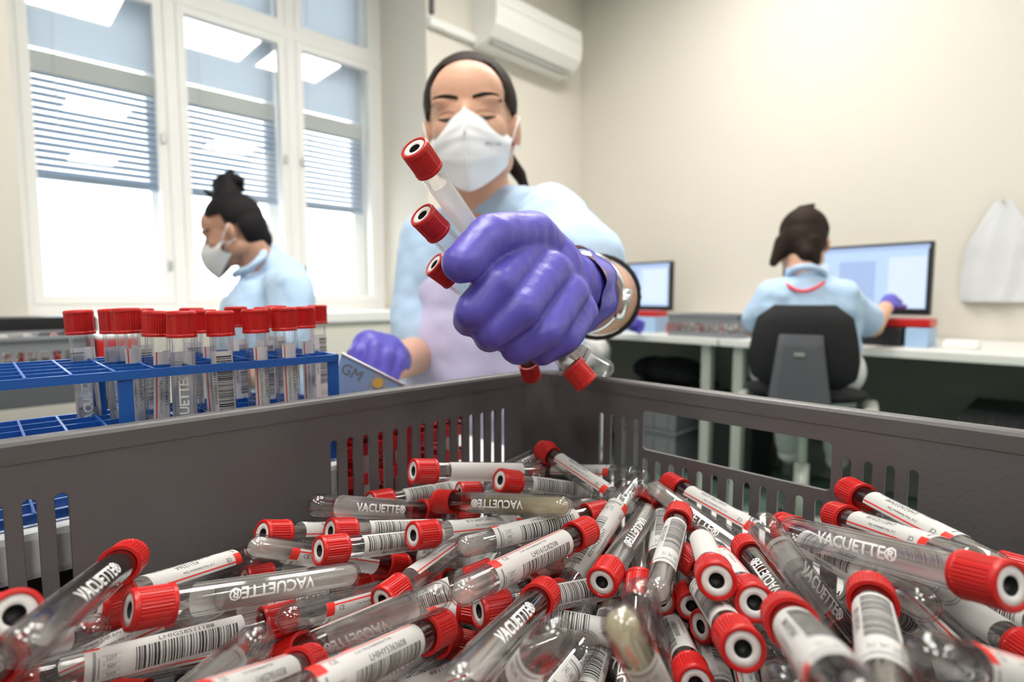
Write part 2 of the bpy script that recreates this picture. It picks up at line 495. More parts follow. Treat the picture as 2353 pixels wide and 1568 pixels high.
def screen_monitor(cx, cy, w, h, zb, rot, label, variant):
    r = empty('monitor', (cx, cy, .75)); tag(r, label, 'monitor')
    R3 = Matrix.Rotation(rot, 3, 'Z')
    def T(v): return Vector((cx, cy, 0)) + R3 @ Vector(v)
    MB().box(T((0, 0, zb + h / 2)), (.035, w, h), rot=R3, bev=.006).build('housing', m_blackp, r)
    sc = MB().box(T((-.019, 0, zb + h / 2 + .006)), (.003, w - .03, h - .042), rot=R3).build('screen', mat('screen_glow', (.02, .02, .02), .3, emit=(.55, .73, 1.0), estr=.62), r)
    p = MB()
    for (y, z, a, b, mi) in variant:
        p.box(T((-.0215, y * w, zb + z * h)), (.001, a * w, b * h), mi, rot=R3)
    p.build('open_windows', [mat('window_tint', (.02, .02, .02), .3, emit=(.42, .55, .85), estr=.62), mat('window_pale', (.02, .02, .02), .3, emit=(.74, .86, 1.0), estr=.62)], sc)
    MB().box(T((.05, 0, .75 + (zb - .75) / 2 + .052)), (.03, .06, zb - .75 + .10), rot=R3).build('stand', m_blackp, r)
    MB().box(T((.03, 0, .756)), (.18, .22, .012), rot=R3, bev=.003).build('foot', m_blackp, r)
    sc['label'] = 'glowing pale blue screen'
screen_monitor(2.82, .74, .60, .30, .86, rad(-6), 'large computer monitor in front of the woman seen from behind',
               [(0, .93, .97, .06, 0), (-.05, .45, .24, .60, 0), (.28, .5, .26, .5, 1), (-.36, .45, .22, .7, 1), (-.05, .74, .24, .04, 0)])
screen_monitor(2.86, 1.90, .54, .28, .855, rad(-4), 'small computer monitor beside the outstretched bare elbow',
               [(0, .92, .97, .08, 0), (.16, .5, .5, .7, 0), (-.3, .5, .3, .7, 1)])

# ---- generic little boxes
def rbox(name, c, d, m, label, cat, bev=.004, group=None, rot=None):
    return tag(MB().box(c, d, bev=bev, rot=rot).build(name, m, origin=Vector((c[0], c[1], c[2] - d[2] / 2))), label, cat, group)

# ---------------------------------------------------------------- the big grey crate
TZ = EYE - .205                                   # table top
CX0, CX1, CY0, CY1 = -.17, .366, -.034, .3405     # inner faces
RIMZ, FLZ = EYE - .0665, EYE - .192
crate = empty('storage_crate', ((CX0 + CX1) / 2, (CY0 + CY1) / 2, TZ)); tag(crate, 'large grey slotted plastic crate full of red-capped tubes', 'crate')
TH = .003; RC = .02
H0 = RIMZ - .004; Hb = FLZ - .010
def Mx(y):   # wall in the XZ plane at y
    return Matrix(((1, 0, 0, 0), (0, 0, -1, y), (0, 1, 0, 0), (0, 0, 0, 1)))
def My(x):   # wall in the YZ plane at x
    return Matrix(((0, 0, 1, x), (1, 0, 0, 0), (0, 1, 0, 0), (0, 0, 0, 1)))
def rect(x0, z0, x1, z1): return [(x0, z0), (x1, z0), (x1, z1), (x0, z1)]
st, sb = EYE - .0952, EYE - .186
hl = [slot(.168 + k * .01182, st, sb, .0050) for k in range(14)] + [slot(.0274 - k * .01182, st, sb, .0052) for k in range(14)]
flat_panel('wall_panel', rect(CX0 + RC, Hb, CX1 - RC, H0), hl, TH, .0004, m_crate, Mx(CY1 + TH / 2), crate)
flat_panel('wall_panel', rect(CX0 + RC, Hb, CX1 - RC, H0), hl, TH, .0004, m_crate, Mx(CY0 - TH / 2), crate)
hr = [rrect(.102, EYE - .1175, .2325, EYE - .0875, .003)]
hr += [slot(.2302 - k * .01112, EYE - .1245, sb, .0046, 4) for k in range(12)]
hr += [slot(.272 - k * .01112, st, sb, .0042, 6) for k in range(4)] + [slot(.094 - k * .0109, st, sb, .0046, 4) for k in range(4)]
flat_panel('wall_panel', rect(CY0 + RC, Hb, CY1 - RC, H0), hr, TH, .0004, m_crate, My(CX1 + TH / 2), crate)
flat_panel('wall_panel', rect(CY0 + RC, Hb, CY1 - RC, H0), hr, TH, .0004, m_crate, My(CX0 - TH / 2), crate)
for cx, cy, a0 in ((CX1 - RC, CY1 - RC, 0), (CX0 + RC, CY1 - RC, 90), (CX0 + RC, CY0 + RC, 180), (CX1 - RC, CY0 + RC, 270)):
    mb = MB()
    for rr in (RC, RC + TH):
        mb.grid(lambda u, v, rr=rr: Vector((cx + rr * math.cos(rad(a0 + 90 * u)), cy + rr * math.sin(rad(a0 + 90 * u)), Hb + v * (H0 - Hb))), 8, 1)
    mb.build('corner_post', m_crate, crate)
# rim: rounded lip swept round the top
ring = []
for cx, cy, a0 in ((CX1 - RC, CY1 - RC, 0), (CX0 + RC, CY1 - RC, 90), (CX0 + RC, CY0 + RC, 180), (CX1 - RC, CY0 + RC, 270)):
    for k in range(9): ring.append((cx, cy, rad(a0 + 90 * k / 8)))
prof = [(-.0004, -.011), (-.0006, -.0025), (.0004, -.0008), (.0022, 0), (.0082, 0), (.0096, -.0008), (.0104, -.0025), (.0104, -.015), (.0092, -.015), (.009, -.004), (.0034, -.0036), (.0032, -.011)]
mb = MB(); vs = []; fs = []; n = len(prof)
for cx, cy, a in ring:
    for r, z in prof: vs.append((cx + (RC + r) * math.cos(a), cy + (RC + r) * math.sin(a), RIMZ + z))
for i in range(len(ring)):
    j = (i + 1) % len(ring)
    for k in range(n): fs.append((i * n + k, j * n + k, j * n + (k + 1) % n, i * n + (k + 1) % n))
mb.add(vs, fs, 0, False); mb.build('rim', m_crate, crate)
holes = []
for i in range(22):
    for j in range(7):
        x = CX0 + .03 + i * .0225; y = CY0 + .022 + j * .048
        holes.append(slot(x + .006, y + .038, y, .009, 3))
flat_panel('floor_grid', rect(CX0 + .001, CY0 + .001, CX1 - .001, CY1 - .001), holes, .003, .0003, m_crate, Matrix.Translation((0, 0, FLZ - .0017)), crate)
ft = MB()
for cx, cy in ((CX0 + .03, CY0 + .03), (CX1 - .03, CY0 + .03), (CX0 + .03, CY1 - .03), (CX1 - .03, CY1 - .03)): ft.box((cx, cy, (TZ + FLZ - .003) / 2), (.05, .05, FLZ - .003 - TZ), bev=.001)
ft.build('base_feet', m_crate, crate)

# table under it
tb = empty('lab_table', (-.2, 0, 0)); tag(tb, 'white laminate table under the big grey crate', 'table')
MB().box((-.34, 0, TZ - .015), (1.72, 1.36, .03), bev=.003).build('tabletop', m_table, tb)
for x in (-1.12, .46):
    for y in (-.62, .62): MB().box((x, y, (TZ - .03) / 2), (.045, .045, TZ - .03), bev=.003).build('leg', m_leg, tb)

# ---------------------------------------------------------------- sample tubes (local +Z runs from round end to cap)
TL, TR_, CAPZ = .104, .0064, .0885
def body_mesh():
    p = []
    for k in range(9):
        a = math.pi / 2 * k / 8
        p.append((TR_ * math.sin(a) if k else 0, TR_ - TR_ * math.cos(a)))
    p += [(TR_, z) for z in (.02, .045, .07, .0990)]
    q = [(0, .0013)] + [((TR_ - .0011) * math.sin(math.pi / 2 * k / 8), .0013 + (TR_ - .0011) * (1 - math.cos(math.pi / 2 * k / 8))) for k in range(1, 9)] + [(TR_ - .0011, z) for z in (.02, .05, .0990)]
    return MB().lathe(p, 32, 0).lathe(q, 32, 0).mesh('tube_body', [m_tube])
def cap_mesh():
    z = CAPZ; P = [(.0066, .003), (.0066, 0), (.0080, 0), (.0081, .0004), (.0081, .0015), (.00785, .0020), (.00785, .0130), (.0080, .0134), (.0080, .0143), (.0077, .0152), (.0071, .0155), (.0063, .0155), (.0061, .0152), (.0061, .0143)]
    def rib(k, j):
        if j in (5, 6): return 1.0 if (k % 4) < 2 or (k // 4) % 9 == 8 else .962
        return 1
    return MB().lathe([(r, z + h) for r, h in P], 144, 0, rib=rib, smooth=False).mesh('cap', [m_red])
def sept_mesh():
    z = CAPZ + .0146
    m = MB().lathe([(.0061, z), (.0059, z + .0004), (.0036, z + .0004), (.0031, z)], 40, 0)
    m.lathe([(.0031, z), (.0029, z - .004), (0, z - .004)], 32, 1)
    m.lathe([(.0062, z - .004), (.0031, z - .0041), (0, z - .0043)], 32, 1)
    return m.mesh('septum', [m_sept, m_hole])
ME_BODY, ME_CAP, ME_SEPT = body_mesh(), cap_mesh(), sept_mesh()
_liq = {}
def liq_mesh(mm, m):
    key = (mm, m.name)
    if key in _liq: return _liq[key]
    r = .0051; p = []
    for k in range(7):
        a = math.pi / 2 * k / 6
        p.append((r * math.sin(a) if k else 0, 0.0015 + r - r * math.cos(a)))
    p += [(r, mm / 1000), (r * .93, mm / 1000 - .0006), (0, mm / 1000 - .0008)]
    _liq[key] = MB().lathe(p, 24, 0).mesh('liquid', [m]); return _liq[key]

def cyl(r, th, z): return Vector((r * math.cos(th), -r * math.sin(th), z))
def strip(mb, z0, z1, a0, a1, r, mi, step=9):
    n = max(1, int(abs(a1 - a0) / step))
    mb.grid(lambda u, v: cyl(r, rad(a0 + (a1 - a0) * v), z0 + (z1 - z0) * u), 1, n, mi)
def wrap_text(mb, s, size, zc, ac, r, mi, cuts=3, bold=0, flip=False, across=False):
    vs, fs = text_geo(s, 1.0, bold, cuts)
    k = size
    out = []
    for v in vs:
        x, y = (v.x * k, v.y * k)
        if flip: x, y = -x, -y
        if across: x, y = y, -x
        out.append(cyl(r, rad(ac) + y / r, zc + x))
    mb.add(out, fs, mi)
LR = TR_ + .00012; IR = LR + .00006
_lab = {}
def label_mesh(seed, text, blank):
    key = (seed, text, blank)
    if key in _lab: return _lab[key]
    rg = random.Random(seed); mb = MB()
    z0, z1 = .022, .0795
    strip(mb, z0, z1, -112, 64, LR, 0)
    if not blank:
        z = .0385
        while z < .076:
            w = rg.choice((.00035, .00035, .0006, .0009)); g = rg.choice((.00035, .0005, .0008))
            strip(mb, z, z + w, -100, -20, IR, 1, 10); z += w + g
        strip(mb, z0 + .004, z1, 47, 53, IR, 2)
        strip(mb, z0, z0 + .005, 10, 64, IR, 2)
        wrap_text(mb, text or rg.choice(('LHIF', 'LHIG', 'LHIK')) + str(rg.randint(1000000, 9999999)) + '8', .0034 if len(text) < 9 else .0034, .057, -4, IR, 1)
        wrap_text(mb, '2 ml  Virus Stabilization Tube', .0017, .052, 30, IR, 1, 2)
        wrap_text(mb, 'CE', .0030, .0315, 32, IR, 1)
        for a, t in ((-35, 'LOT'), (-62, 'REF'), (-88, 'EXP')):
            wrap_text(mb, t, .0018, .0305, a, IR, 1, 2, across=False)
            for q in (-9, 9): strip(mb, .0275, .0335, a + q - .6, a + q + .6, IR, 3)
        strip(mb, .0245, .0255, -100, 0, IR, 3); strip(mb, .0262, .0266, -100, -30, IR, 3)
    _lab[key] = mb.mesh('label', [m_label, m_ink, m_lred, m_grey_ink]); return _lab[key]
mbv = MB(); wrap_text(mbv, 'VACUETTE®', .0070, .049, 156, IR, 0, 8, bold=.02)
ME_VAC = mbv.mesh('lettering', [m_print])

FACE_ANG = {'b': -52, 'n': -12, 'N': -16, 'r': 46, 'v': 156, 'V': 128, 'w': -50}
CAM = Vector((0, 0, EYE))
def tube(A, B, code='b', text='', fill=0, seed=0, label=None, group=None, full=True, yellow=False, twist=0, cat='sample tube'):
    """A = outer centre of the cap, B = round end"""
    A = Vector(A); B = Vector(B)
    Z = (A - B).normalized(); mid = (A + B) / 2
    c = CAM - mid; c = (c - Z * c.dot(Z)).normalized()
    th = rad(FACE_ANG[code] + twist); d = Z.cross(c)
    X = c * math.cos(th) + d * math.sin(th); Y = Z.cross(X)
    r = empty('test_tube', B)
    r.rotation_euler = Matrix((X, Y, Z)).transposed().to_euler()
    tag(r, label, cat, group)
    link('tube_body', ME_BODY, r)
    cp = link('cap', ME_CAP, r); link('septum', ME_SEPT, cp)
    link('label', label_mesh(seed % 7 if not text else seed, text, code == 'w'), r)
    if full: link('lettering', ME_VAC, r)
    if fill: link('liquid', liq_mesh(fill, m_liqy if yellow else m_liq), r)
    return r

TUBES = [
((0.0054, 0.2261, -0.0986),(-0.0265, 0.3179, -0.1355),'v','',0,'red cap with round white end turned out at the leftmost edge of the crate'),
((0.0019, 0.262, -0.1306),(-0.0169, 0.171, -0.084),'v','',0,'blurred red cap lowest at the left edge of the pile'),
((0.0444, 0.2847, -0.1135),(0.0043, 0.1909, -0.0932),'v','',0,'steep tube with raised red cap standing up by the left crate wall'),
((0.0285, 0.2724, -0.125),(0.1131, 0.3277, -0.1494),'r','A211226A',0,'tube with small lot label lying along the left crate wall behind the raised cap'),
((0.0372, 0.2486, -0.1197),(0.138, 0.2562, -0.1439),'v','',70,'long milky tube whose cap lies against another cap, round end under the middle caps'),
((0.0466, 0.3128, -0.1503),(-0.0549, 0.3284, -0.1341),'b','',0,'tube whose red cap touches the cap of the long milky tube'),
((0.1051, 0.2589, -0.1548),(0.0021, 0.2631, -0.1411),'b','',0,'big tube with wide barcode label, red cap beside the mirrored lettering'),
((0.0316, 0.2594, -0.1819),(0.0664, 0.1883, -0.1145),'v','',0,'empty clear tube end poking up from the bottom between two big caps'),
((0.0911, 0.2103, -0.1483),(0.022, 0.1487, -0.1009),'n','',0,'red cap cut off by the bottom beside the upturned clear tube end'),
((0.0088, 0.3246, -0.1763),(0.0754, 0.2579, -0.1324),'r','',0,'clear round tube end lying over the milky tube and barcode tube'),
((-0.0278, 0.3256, -0.1563),(0.0292, 0.2457, -0.1218),'v','',0,'clear round tube end below the touching pair of caps'),
((0.1089, 0.3097, -0.1309),(0.2061, 0.3269, -0.1636),'r','',0,'tube with pale label and cap against the back crate wall, first of its row'),
((0.1891, 0.2922, -0.1711),(0.095, 0.2925, -0.1269),'r','',30,'wet clear tube end with gas bubble crossing the first cap of the row'),
((0.1269, 0.2792, -0.136),(0.2286, 0.2793, -0.1577),'b','',50,'red cap with white ring in front of the milky tube, foam in its tube'),
((0.1716, 0.2571, -0.1343),(0.2735, 0.2547, -0.1551),'r','',0,'red cap with dark round hole in the middle of the back half'),
((0.1446, 0.3024, -0.1379),(0.2451, 0.3029, -0.1648),'b','',0,'short looking tube with barcode label right under the slotted panel'),
((0.1036, 0.3253, -0.1613),(0.2052, 0.3259, -0.1836),'v','',0,'red cap wedged under the wet clear tube end'),
((0.1852, 0.3265, -0.1381),(0.2886, 0.3271, -0.1488),'b','',0,'red cap with dark hole below the red rack slots, barcode tube slanting up'),
((0.2318, 0.3159, -0.1539),(0.1341, 0.3059, -0.1197),'v','',0,'clear tube end lying against the crate wall below the red rack slots'),
((0.2226, 0.3021, -0.1399),(0.2436, 0.2019, -0.1215),'v','',60,'tube with yellowish liquid and mirrored brand lettering'),
((0.2316, 0.2936, -0.1515),(0.3197, 0.2383, -0.1509),'b','LHI044ZSQ108',45,'tube with barcode label reading LHI044ZSQ108'),
((0.2393, 0.2999, -0.1378),(0.3378, 0.2699, -0.1522),'v','',0,'half hidden red cap behind the yellowish tube'),
((0.1937, 0.2888, -0.1095),(0.2942, 0.269, -0.1275),'w','',0,'tube with blank beige label in front of the white lit slots'),
((0.346, 0.2734, -0.17),(0.2564, 0.3123, -0.1343),'v','',0,'tiny clear tube end between two caps near the far corner'),
((0.2451, 0.2642, -0.1213),(0.3433, 0.2486, -0.1517),'b','',0,'red cap with dark hole nearest the far corner, barcode tube to its side'),
((0.3187, 0.2944, -0.1208),(0.2962, 0.194, -0.1363),'r','',20,'tube leaning down out of the far corner with white label and red stripe'),
((0.348, 0.3117, -0.1306),(0.2478, 0.284, -0.1291),'v','',0,'dark red cap deepest in the far corner'),
((0.3424, 0.3259, -0.1511),(0.3466, 0.224, -0.131),'r','',0,'clear tube lying across the slots beside the far corner'),
((0.2072, 0.1843, -0.1631),(0.3012, 0.1985, -0.1209),'n','LHIHET346308',0,'tube with label reading LHIHET346308 slanting up to the far corner'),
((0.2516, 0.2075, -0.1623),(0.3497, 0.2185, -0.1298),'v','',0,'thin clear tube end sticking up over the far pile'),
((0.24, 0.186, -0.1294),(0.1367, 0.1755, -0.1236),'n','LHI161D8ZI08',20,'tube with label reading LHI161D8ZI08 and a bubble in its round end'),
((0.2846, 0.207, -0.1376),(0.1839, 0.2331, -0.1373),'b','',30,'tube with barcode label and frosty round end lying above the LHI161D8ZI08 tube'),
((0.1668, 0.3086, -0.1819),(0.2632, 0.2695, -0.1836),'N','LHIU77240808',0,'tube with label reading LHIU77240808'),
((0.1645, 0.2962, -0.1747),(0.0678, 0.2709, -0.1458),'v','',0,'dark shaded red cap under the milky round end'),
((0.1866, 0.2683, -0.1709),(0.0904, 0.2405, -0.143),'r','',0,'left cap of the middle pair of touching caps, red striped label'),
((0.1967, 0.2749, -0.18),(0.2258, 0.1837, -0.1395),'n','',0,'second cap of the middle pair of touching caps'),
((0.0971, 0.2542, -0.1696),(0.1308, 0.1708, -0.1175),'V','',0,'tube with large mirrored white lettering above a barcode'),
((0.142, 0.1894, -0.1448),(0.0483, 0.1544, -0.1164),'n','LHIHY5363608',0,'tube with label reading LHIHY5363608'),
((0.2438, 0.2227, -0.1734),(0.1404, 0.2321, -0.1682),'N','LHIP88072408',0,'tube with label reading LHIP88072408'),
((0.1877, 0.1705, -0.1396),(0.0968, 0.1253, -0.1167),'v','',0,'red cap tilted up beside the LHIHET346308 cap, clear tube below it'),
((0.1663, 0.2163, -0.171),(0.079, 0.1704, -0.1379),'v','',0,'red cap peeking over the long clear tube at the bottom'),
((0.0949, 0.193, -0.1648),(0.1952, 0.1655, -0.1625),'r','',40,'long clear tube with pinkish round end across the bottom middle'),
((0.2613, 0.1953, -0.1683),(0.165, 0.1572, -0.1777),'n','LHIFX4307608',0,'tube with label reading LHIFX4307608'),
((0.1632, 0.1324, -0.1757),(0.2556, 0.1799, -0.1713),'b','',95,'tube with pale yellow liquid pointing up in the bottom middle'),
((0.1918, 0.1012, -0.176),(0.1305, 0.0904, -0.0927),'b','',90,'frosted round tube end pointing up beside the yellow tube'),
((0.2055, 0.1167, -0.1819),(0.1519, 0.0971, -0.095),'r','2 ml',0,'clear upright tube end with red edged 2 ml label'),
((0.3471, 0.2212, -0.147),(0.2603, 0.1651, -0.1592),'v','',70,'upright tube with milky liquid in the centre of the far half'),
((0.3098, 0.1691, -0.1341),(0.2144, 0.1277, -0.1347),'b','',60,'short upright tube with lettering and bubbly round end facing out'),
((0.3024, 0.1095, -0.1494),(0.3346, 0.2069, -0.1318),'v','',55,'tube with large white lettering slanting down from the slots'),
((0.2965, 0.1225, -0.1365),(0.2122, 0.0628, -0.1242),'v','',40,'red cap above two caps with holes, foamy tube running down from it'),
((0.3479, 0.2002, -0.1316),(0.3091, 0.1038, -0.1363),'r','',0,'tube with red edged label lying behind the large lettered one'),
((0.3471, 0.2023, -0.147),(0.256, 0.1522, -0.1505),'b','',0,'small red cap between the two upright tubes'),
((0.2148, 0.1582, -0.1402),(0.3127, 0.1931, -0.1399),'v','',50,'red cap with half hidden hole below the grey tube, next to LHIHET346308'),
((0.2619, 0.1347, -0.1617),(0.3477, 0.1932, -0.1674),'V','',0,'leftmost of the four big caps with round holes facing out'),
((0.2115, 0.0984, -0.1154),(0.2985, 0.1505, -0.1387),'w','',0,'highest of the four big caps with round holes facing out'),
((0.2205, 0.0864, -0.1234),(0.3041, 0.1433, -0.1476),'n','',0,'rightmost of the four big caps with round holes facing out'),
((0.1867, 0.0765, -0.1227),(0.2677, 0.136, -0.1496),'b','',0,'lowest and largest of the four big caps with round holes'),
((0.2887, 0.143, -0.1819),(0.2024, 0.0872, -0.1659),'n','',0,'red cap left of the lowest holed cap, dark neck below'),
((0.2061, 0.1033, -0.1597),(0.2863, 0.165, -0.1836),'n','LHIFS8743008',0,'tube with label reading LHIFS8743008'),
((0.308, 0.1157, -0.1819),(0.2161, 0.0704, -0.1643),'b','5AQ08',0,'red cap peeking out behind the lowest holed cap'),
((0.1896, 0.0642, -0.1065),(0.1024, 0.0203, -0.0705),'n','',0,'largest blurred red cap at the bottom, white label tube below'),
((0.2891, 0.0655, -0.1655),(0.2222, 0.0874, -0.089),'V','',0,'long tube with clear round end pointing up and red cap below'),
((0.2363, 0.0505, -0.1105),(0.1374, 0.0237, -0.0927),'b','',0,'big red cap standing up in front of the 09653908 barcode'),
((0.2457, 0.0025, -0.1402),(0.3277, 0.0664, -0.1395),'r','',0,'thick clear tube with red edged blurred barcode in the corner'),
((0.2588, 0.0003, -0.1272),(0.3424, 0.0601, -0.1429),'w','',0,'frosted tube end lying just behind the thick clear tube'),
((0.226, 0.0109, -0.0893),(0.2794, 0.0969, -0.1131),'v','',0,'tube with white brand lettering and red cap at the far right edge'),
((0.3053, 0.0053, -0.1146),(0.3496, 0.098, -0.131),'v','',0,'clear tube with round end lying above the lettered tube at the right wall'),
((0.349, 0.0883, -0.109),(0.2749, 0.0155, -0.1043),'r','',60,'highest red cap against the right crate wall, frosty tube'),
((0.3341, 0.0904, -0.1202),(0.2598, 0.0208, -0.0987),'r','',0,'red cap directly under the highest cap at the right wall'),
((0.3354, 0.1181, -0.1343),(0.2736, 0.0366, -0.1159),'v','',0,'red cap seen through the clear round end by the right wall'),
((0.3062, 0.1064, -0.1249),(0.2361, 0.0311, -0.1097),'b','09653908',0,'red cap with barcode label lying on two others near the right wall'),
((0.3473, 0.1096, -0.1426),(0.2831, 0.0305, -0.1214),'n','Pat.No DOB',0,'tube with label reading Pat.No DOB'),
((0.3458, 0.0439, -0.173),(0.2639, 0.085, -0.1238),'b','09653908',0,'barcode tube end reading 09653908 below the Pat.No tube'),
((0.2718, -0.0087, -0.1187),(0.3485, 0.052, -0.1541),'b','',0,'barcode label at the right edge below the last red cap'),
((0.2486, -0.0065, -0.1284),(0.1586, 0.0233, -0.0855),'n','551Z0C',0,'tube at the bottom right corner with label 551Z0C'),
((0.1446, 0.1709, -0.1819),(0.1255, 0.1074, -0.1018),'b','508',0,'small barcode tube end under the long clear tube'),
((0.2224, 0.0646, -0.1819),(0.1551, 0.0517, -0.1037),'v','',0,'blurred grey tube end cut by the bottom below the largest cap'),
((0.0846, 0.247, -0.1707),(0.0359, 0.1672, -0.125),'v','',0,'sliver of red cap at the bottom beside the upturned clear end'),
((0.2314, 0.0189, -0.1436),(0.3308, 0.0417, -0.1639),'w','',0,'pale tube standing between the big red cap and thick clear tube'),
((0.2144, 0.3146, -0.1761),(0.2412, 0.216, -0.157),'v','',0,'two thirds hidden red cap behind the LHIU77240808 tube'),
((0.237, 0.3106, -0.1808),(0.253, 0.2128, -0.1493),'v','',0,'dim red cap behind the middle row, right of another hidden one'),
]
FILL = [
((0.1971, 0.317, -0.1735),(0.2276, 0.2187, -0.159)),
((0.0855, 0.1588, -0.1819),(-0.0181, 0.1491, -0.1836)),
((0.1406, 0.1297, -0.1709),(0.0892, 0.0402, -0.1836)),
((0.2013, 0.2218, -0.1526),(0.1167, 0.2738, -0.1836)),
((0.3144, 0.0522, -0.1819),(0.2105, 0.0469, -0.1836)),
((0.0976, 0.2019, -0.1819),(0.0966, 0.0979, -0.1836)),
((0.1828, 0.0067, -0.1819),(0.2031, 0.1087, -0.1836)),
((0.0362, 0.2989, -0.1819),(0.1102, 0.2258, -0.1836)),
((0.1717, 0.2148, -0.1573),(0.2303, 0.1291, -0.1652)),
((0.0561, 0.2591, -0.1819),(-0.0236, 0.3259, -0.1836)),
((0.0785, 0.0227, -0.1819),(0.0835, 0.1265, -0.1836)),
((0.1352, 0.137, -0.1819),(0.203, 0.2159, -0.1836)),
((-0.1104, 0.2598, -0.1819),(-0.041, 0.1823, -0.1836)),
((0.1644, -0.0063, -0.1819),(0.1876, 0.0951, -0.1836)),
((0.0878, 0.2302, -0.1819),(-0.016, 0.2242, -0.1836)),
((0.142, 0.2407, -0.1545),(0.241, 0.2724, -0.1529)),
((0.0254, 0.3243, -0.1819),(0.11, 0.2652, -0.1689)),
((0.2847, 0.1539, -0.1472),(0.2471, 0.0582, -0.1629)),
((0.2888, 0.1239, -0.1819),(0.1996, 0.071, -0.1739)),
((0.2166, 0.251, -0.1819),(0.3197, 0.2643, -0.1836)),
((0.0412, 0.1802, -0.1686),(-0.0615, 0.1734, -0.1836)),
((0.3455, 0.1887, -0.1819),(0.2702, 0.1193, -0.1637)),
((0.2332, 0.1392, -0.1819),(0.3129, 0.2046, -0.1683)),
((0.2465, 0.1229, -0.1606),(0.3408, 0.0814, -0.1752)),
((0.1112, 0.1534, -0.1819),(0.124, 0.2556, -0.1674)),
((-0.0395, 0.1431, -0.1819),(-0.0448, 0.0393, -0.1836)),
((0.071, 0.3118, -0.1819),(0.1381, 0.2324, -0.1836)),
((0.1098, 0.2159, -0.1819),(0.0058, 0.2131, -0.1836)),
((0.0837, 0.1916, -0.1819),(-0.0194, 0.2047, -0.1836)),
((-0.052, 0.2131, -0.1819),(-0.0159, 0.3106, -0.1836)),
((0.1215, 0.1182, -0.1668),(0.0217, 0.1423, -0.1836)),
((-0.0671, 0.1297, -0.1819),(-0.1123, 0.2233, -0.1836)),
((0.16, 0.1874, -0.1447),(0.2603, 0.1625, -0.1563)),
((0.0935, 0.0218, -0.1819),(0.1446, 0.1116, -0.1706)),
((-0.0039, 0.2912, -0.1679),(-0.1034, 0.3169, -0.1836)),
((0.0594, 0.1697, -0.1775),(-0.0442, 0.1622, -0.1836)),
((0.1988, 0.1385, -0.1819),(0.1466, 0.0486, -0.1836)),
((0.1023, 0.1366, -0.1715),(0.2042, 0.1551, -0.1615)),
((-0.0235, 0.1531, -0.176),(-0.0316, 0.0497, -0.1836)),
((0.1516, 0.1332, -0.1819),(0.1326, 0.031, -0.1836)),
((0.1793, 0.2096, -0.1819),(0.1327, 0.3025, -0.1836)),
((-0.0305, 0.236, -0.1819),(0.0733, 0.2419, -0.1836)),
((0.0621, 0.0075, -0.1819),(0.0702, 0.1112, -0.1836)),
((0.0084, 0.1151, -0.1703),(0.1011, 0.068, -0.1705)),
((0.2713, 0.246, -0.1819),(0.2988, 0.1457, -0.1836)),
((0.1362, 0.1963, -0.1819),(0.1112, 0.0953, -0.1836)),
((0.3374, 0.0652, -0.1819),(0.2352, 0.0842, -0.1836)),
((-0.0496, 0.1555, -0.1646),(-0.1486, 0.13, -0.1836)),
((0.0657, 0.0538, -0.1644),(-0.02, 0.1095, -0.1836)),
((0.17, 0.2578, -0.1819),(0.2528, 0.1948, -0.1836)),
((0.052, 0.0489, -0.1819),(0.0125, 0.1451, -0.1836)),
((-0.035, 0.1941, -0.1819),(0.0682, 0.1811, -0.1836)),
((0.2573, 0.1501, -0.1632),(0.3439, 0.2039, -0.1836)),
((0.0858, 0.2709, -0.1819),(0.1564, 0.1945, -0.1836)),
((0.3068, 0.2218, -0.1726),(0.2358, 0.1462, -0.1666)),
((0.2197, 0.1044, -0.1819),(0.223, 0.2084, -0.1836)),
((-0.0963, 0.2234, -0.1819),(-0.0513, 0.1297, -0.1836)),
((0.2384, 0.151, -0.1429),(0.1544, 0.1051, -0.1836)),
((0.1482, 0.0907, -0.1664),(0.0986, 0.0009, -0.1836)),
((-0.0614, 0.0447, -0.1819),(-0.1164, 0.1329, -0.1836)),
]
for i, (a, b, code, text, fill, desc) in enumerate(TUBES):
    tube((a[0], a[1], a[2] + EYE), (b[0], b[1], b[2] + EYE), code, text, fill, i, desc, 'red-capped sample tubes in the crate', yellow='yellow' in desc)
rg = random.Random(3)
for i, (a, b) in enumerate(FILL):
    tube((a[0], a[1], a[2] + EYE), (b[0], b[1], b[2] + EYE), rg.choice('bnvr'), '', 0, 100 + i, 'red-capped sample tube buried at the bottom of the crate', 'buried sample tubes at the bottom of the crate', twist=rg.uniform(-40, 40))

# ---------------------------------------------------------------- racks
def rack(name, x0, y0, nx, ny, px, py, z, m, label, posts, bar=.0012, hh=.0048, zbase=0.0):
    """z = heights of the grid decks"""
    r = empty(name, (x0 + nx * px / 2, y0 + ny * py / 2, zbase or z[-1])); tag(r, label, 'tube rack')
    xw, yw = nx * px, ny * py
    for k, zz in enumerate(z):
        g = MB()
        for j in range(ny + 1):
            t = .0022 if j in (0, ny) else bar
            g.box((x0 + xw / 2, y0 + j * py, zz), (xw + .002, t, hh))
        for i in range(nx + 1):
            t = .0022 if i in (0, nx) else bar
            g.box((x0 + i * px, y0 + yw / 2, zz + .0003), (t, yw, hh))
        g.build('grid_deck', m, r)
    for X in posts:
        for Y in (y0 + .002, y0 + yw - .002):
            MB().box((X, Y, (z[0] + z[-1]) / 2), (.007, .004, z[0] - z[-1]), bev=.0006).build('post', m, r)
    return r
RT = EYE - .0435
rack('test_tube_rack', -.0735, .366, 14, 5, .0184, .0186, (RT, RT - .036, RT - .069), m_blue, 'blue plastic grid rack holding upright red-capped tubes', (-.071, .06, .182))
DB = EYE - .1165
fb = MB(); fb.box((.035, .412, DB - .0125), (.30, .11, .025), bev=.004)
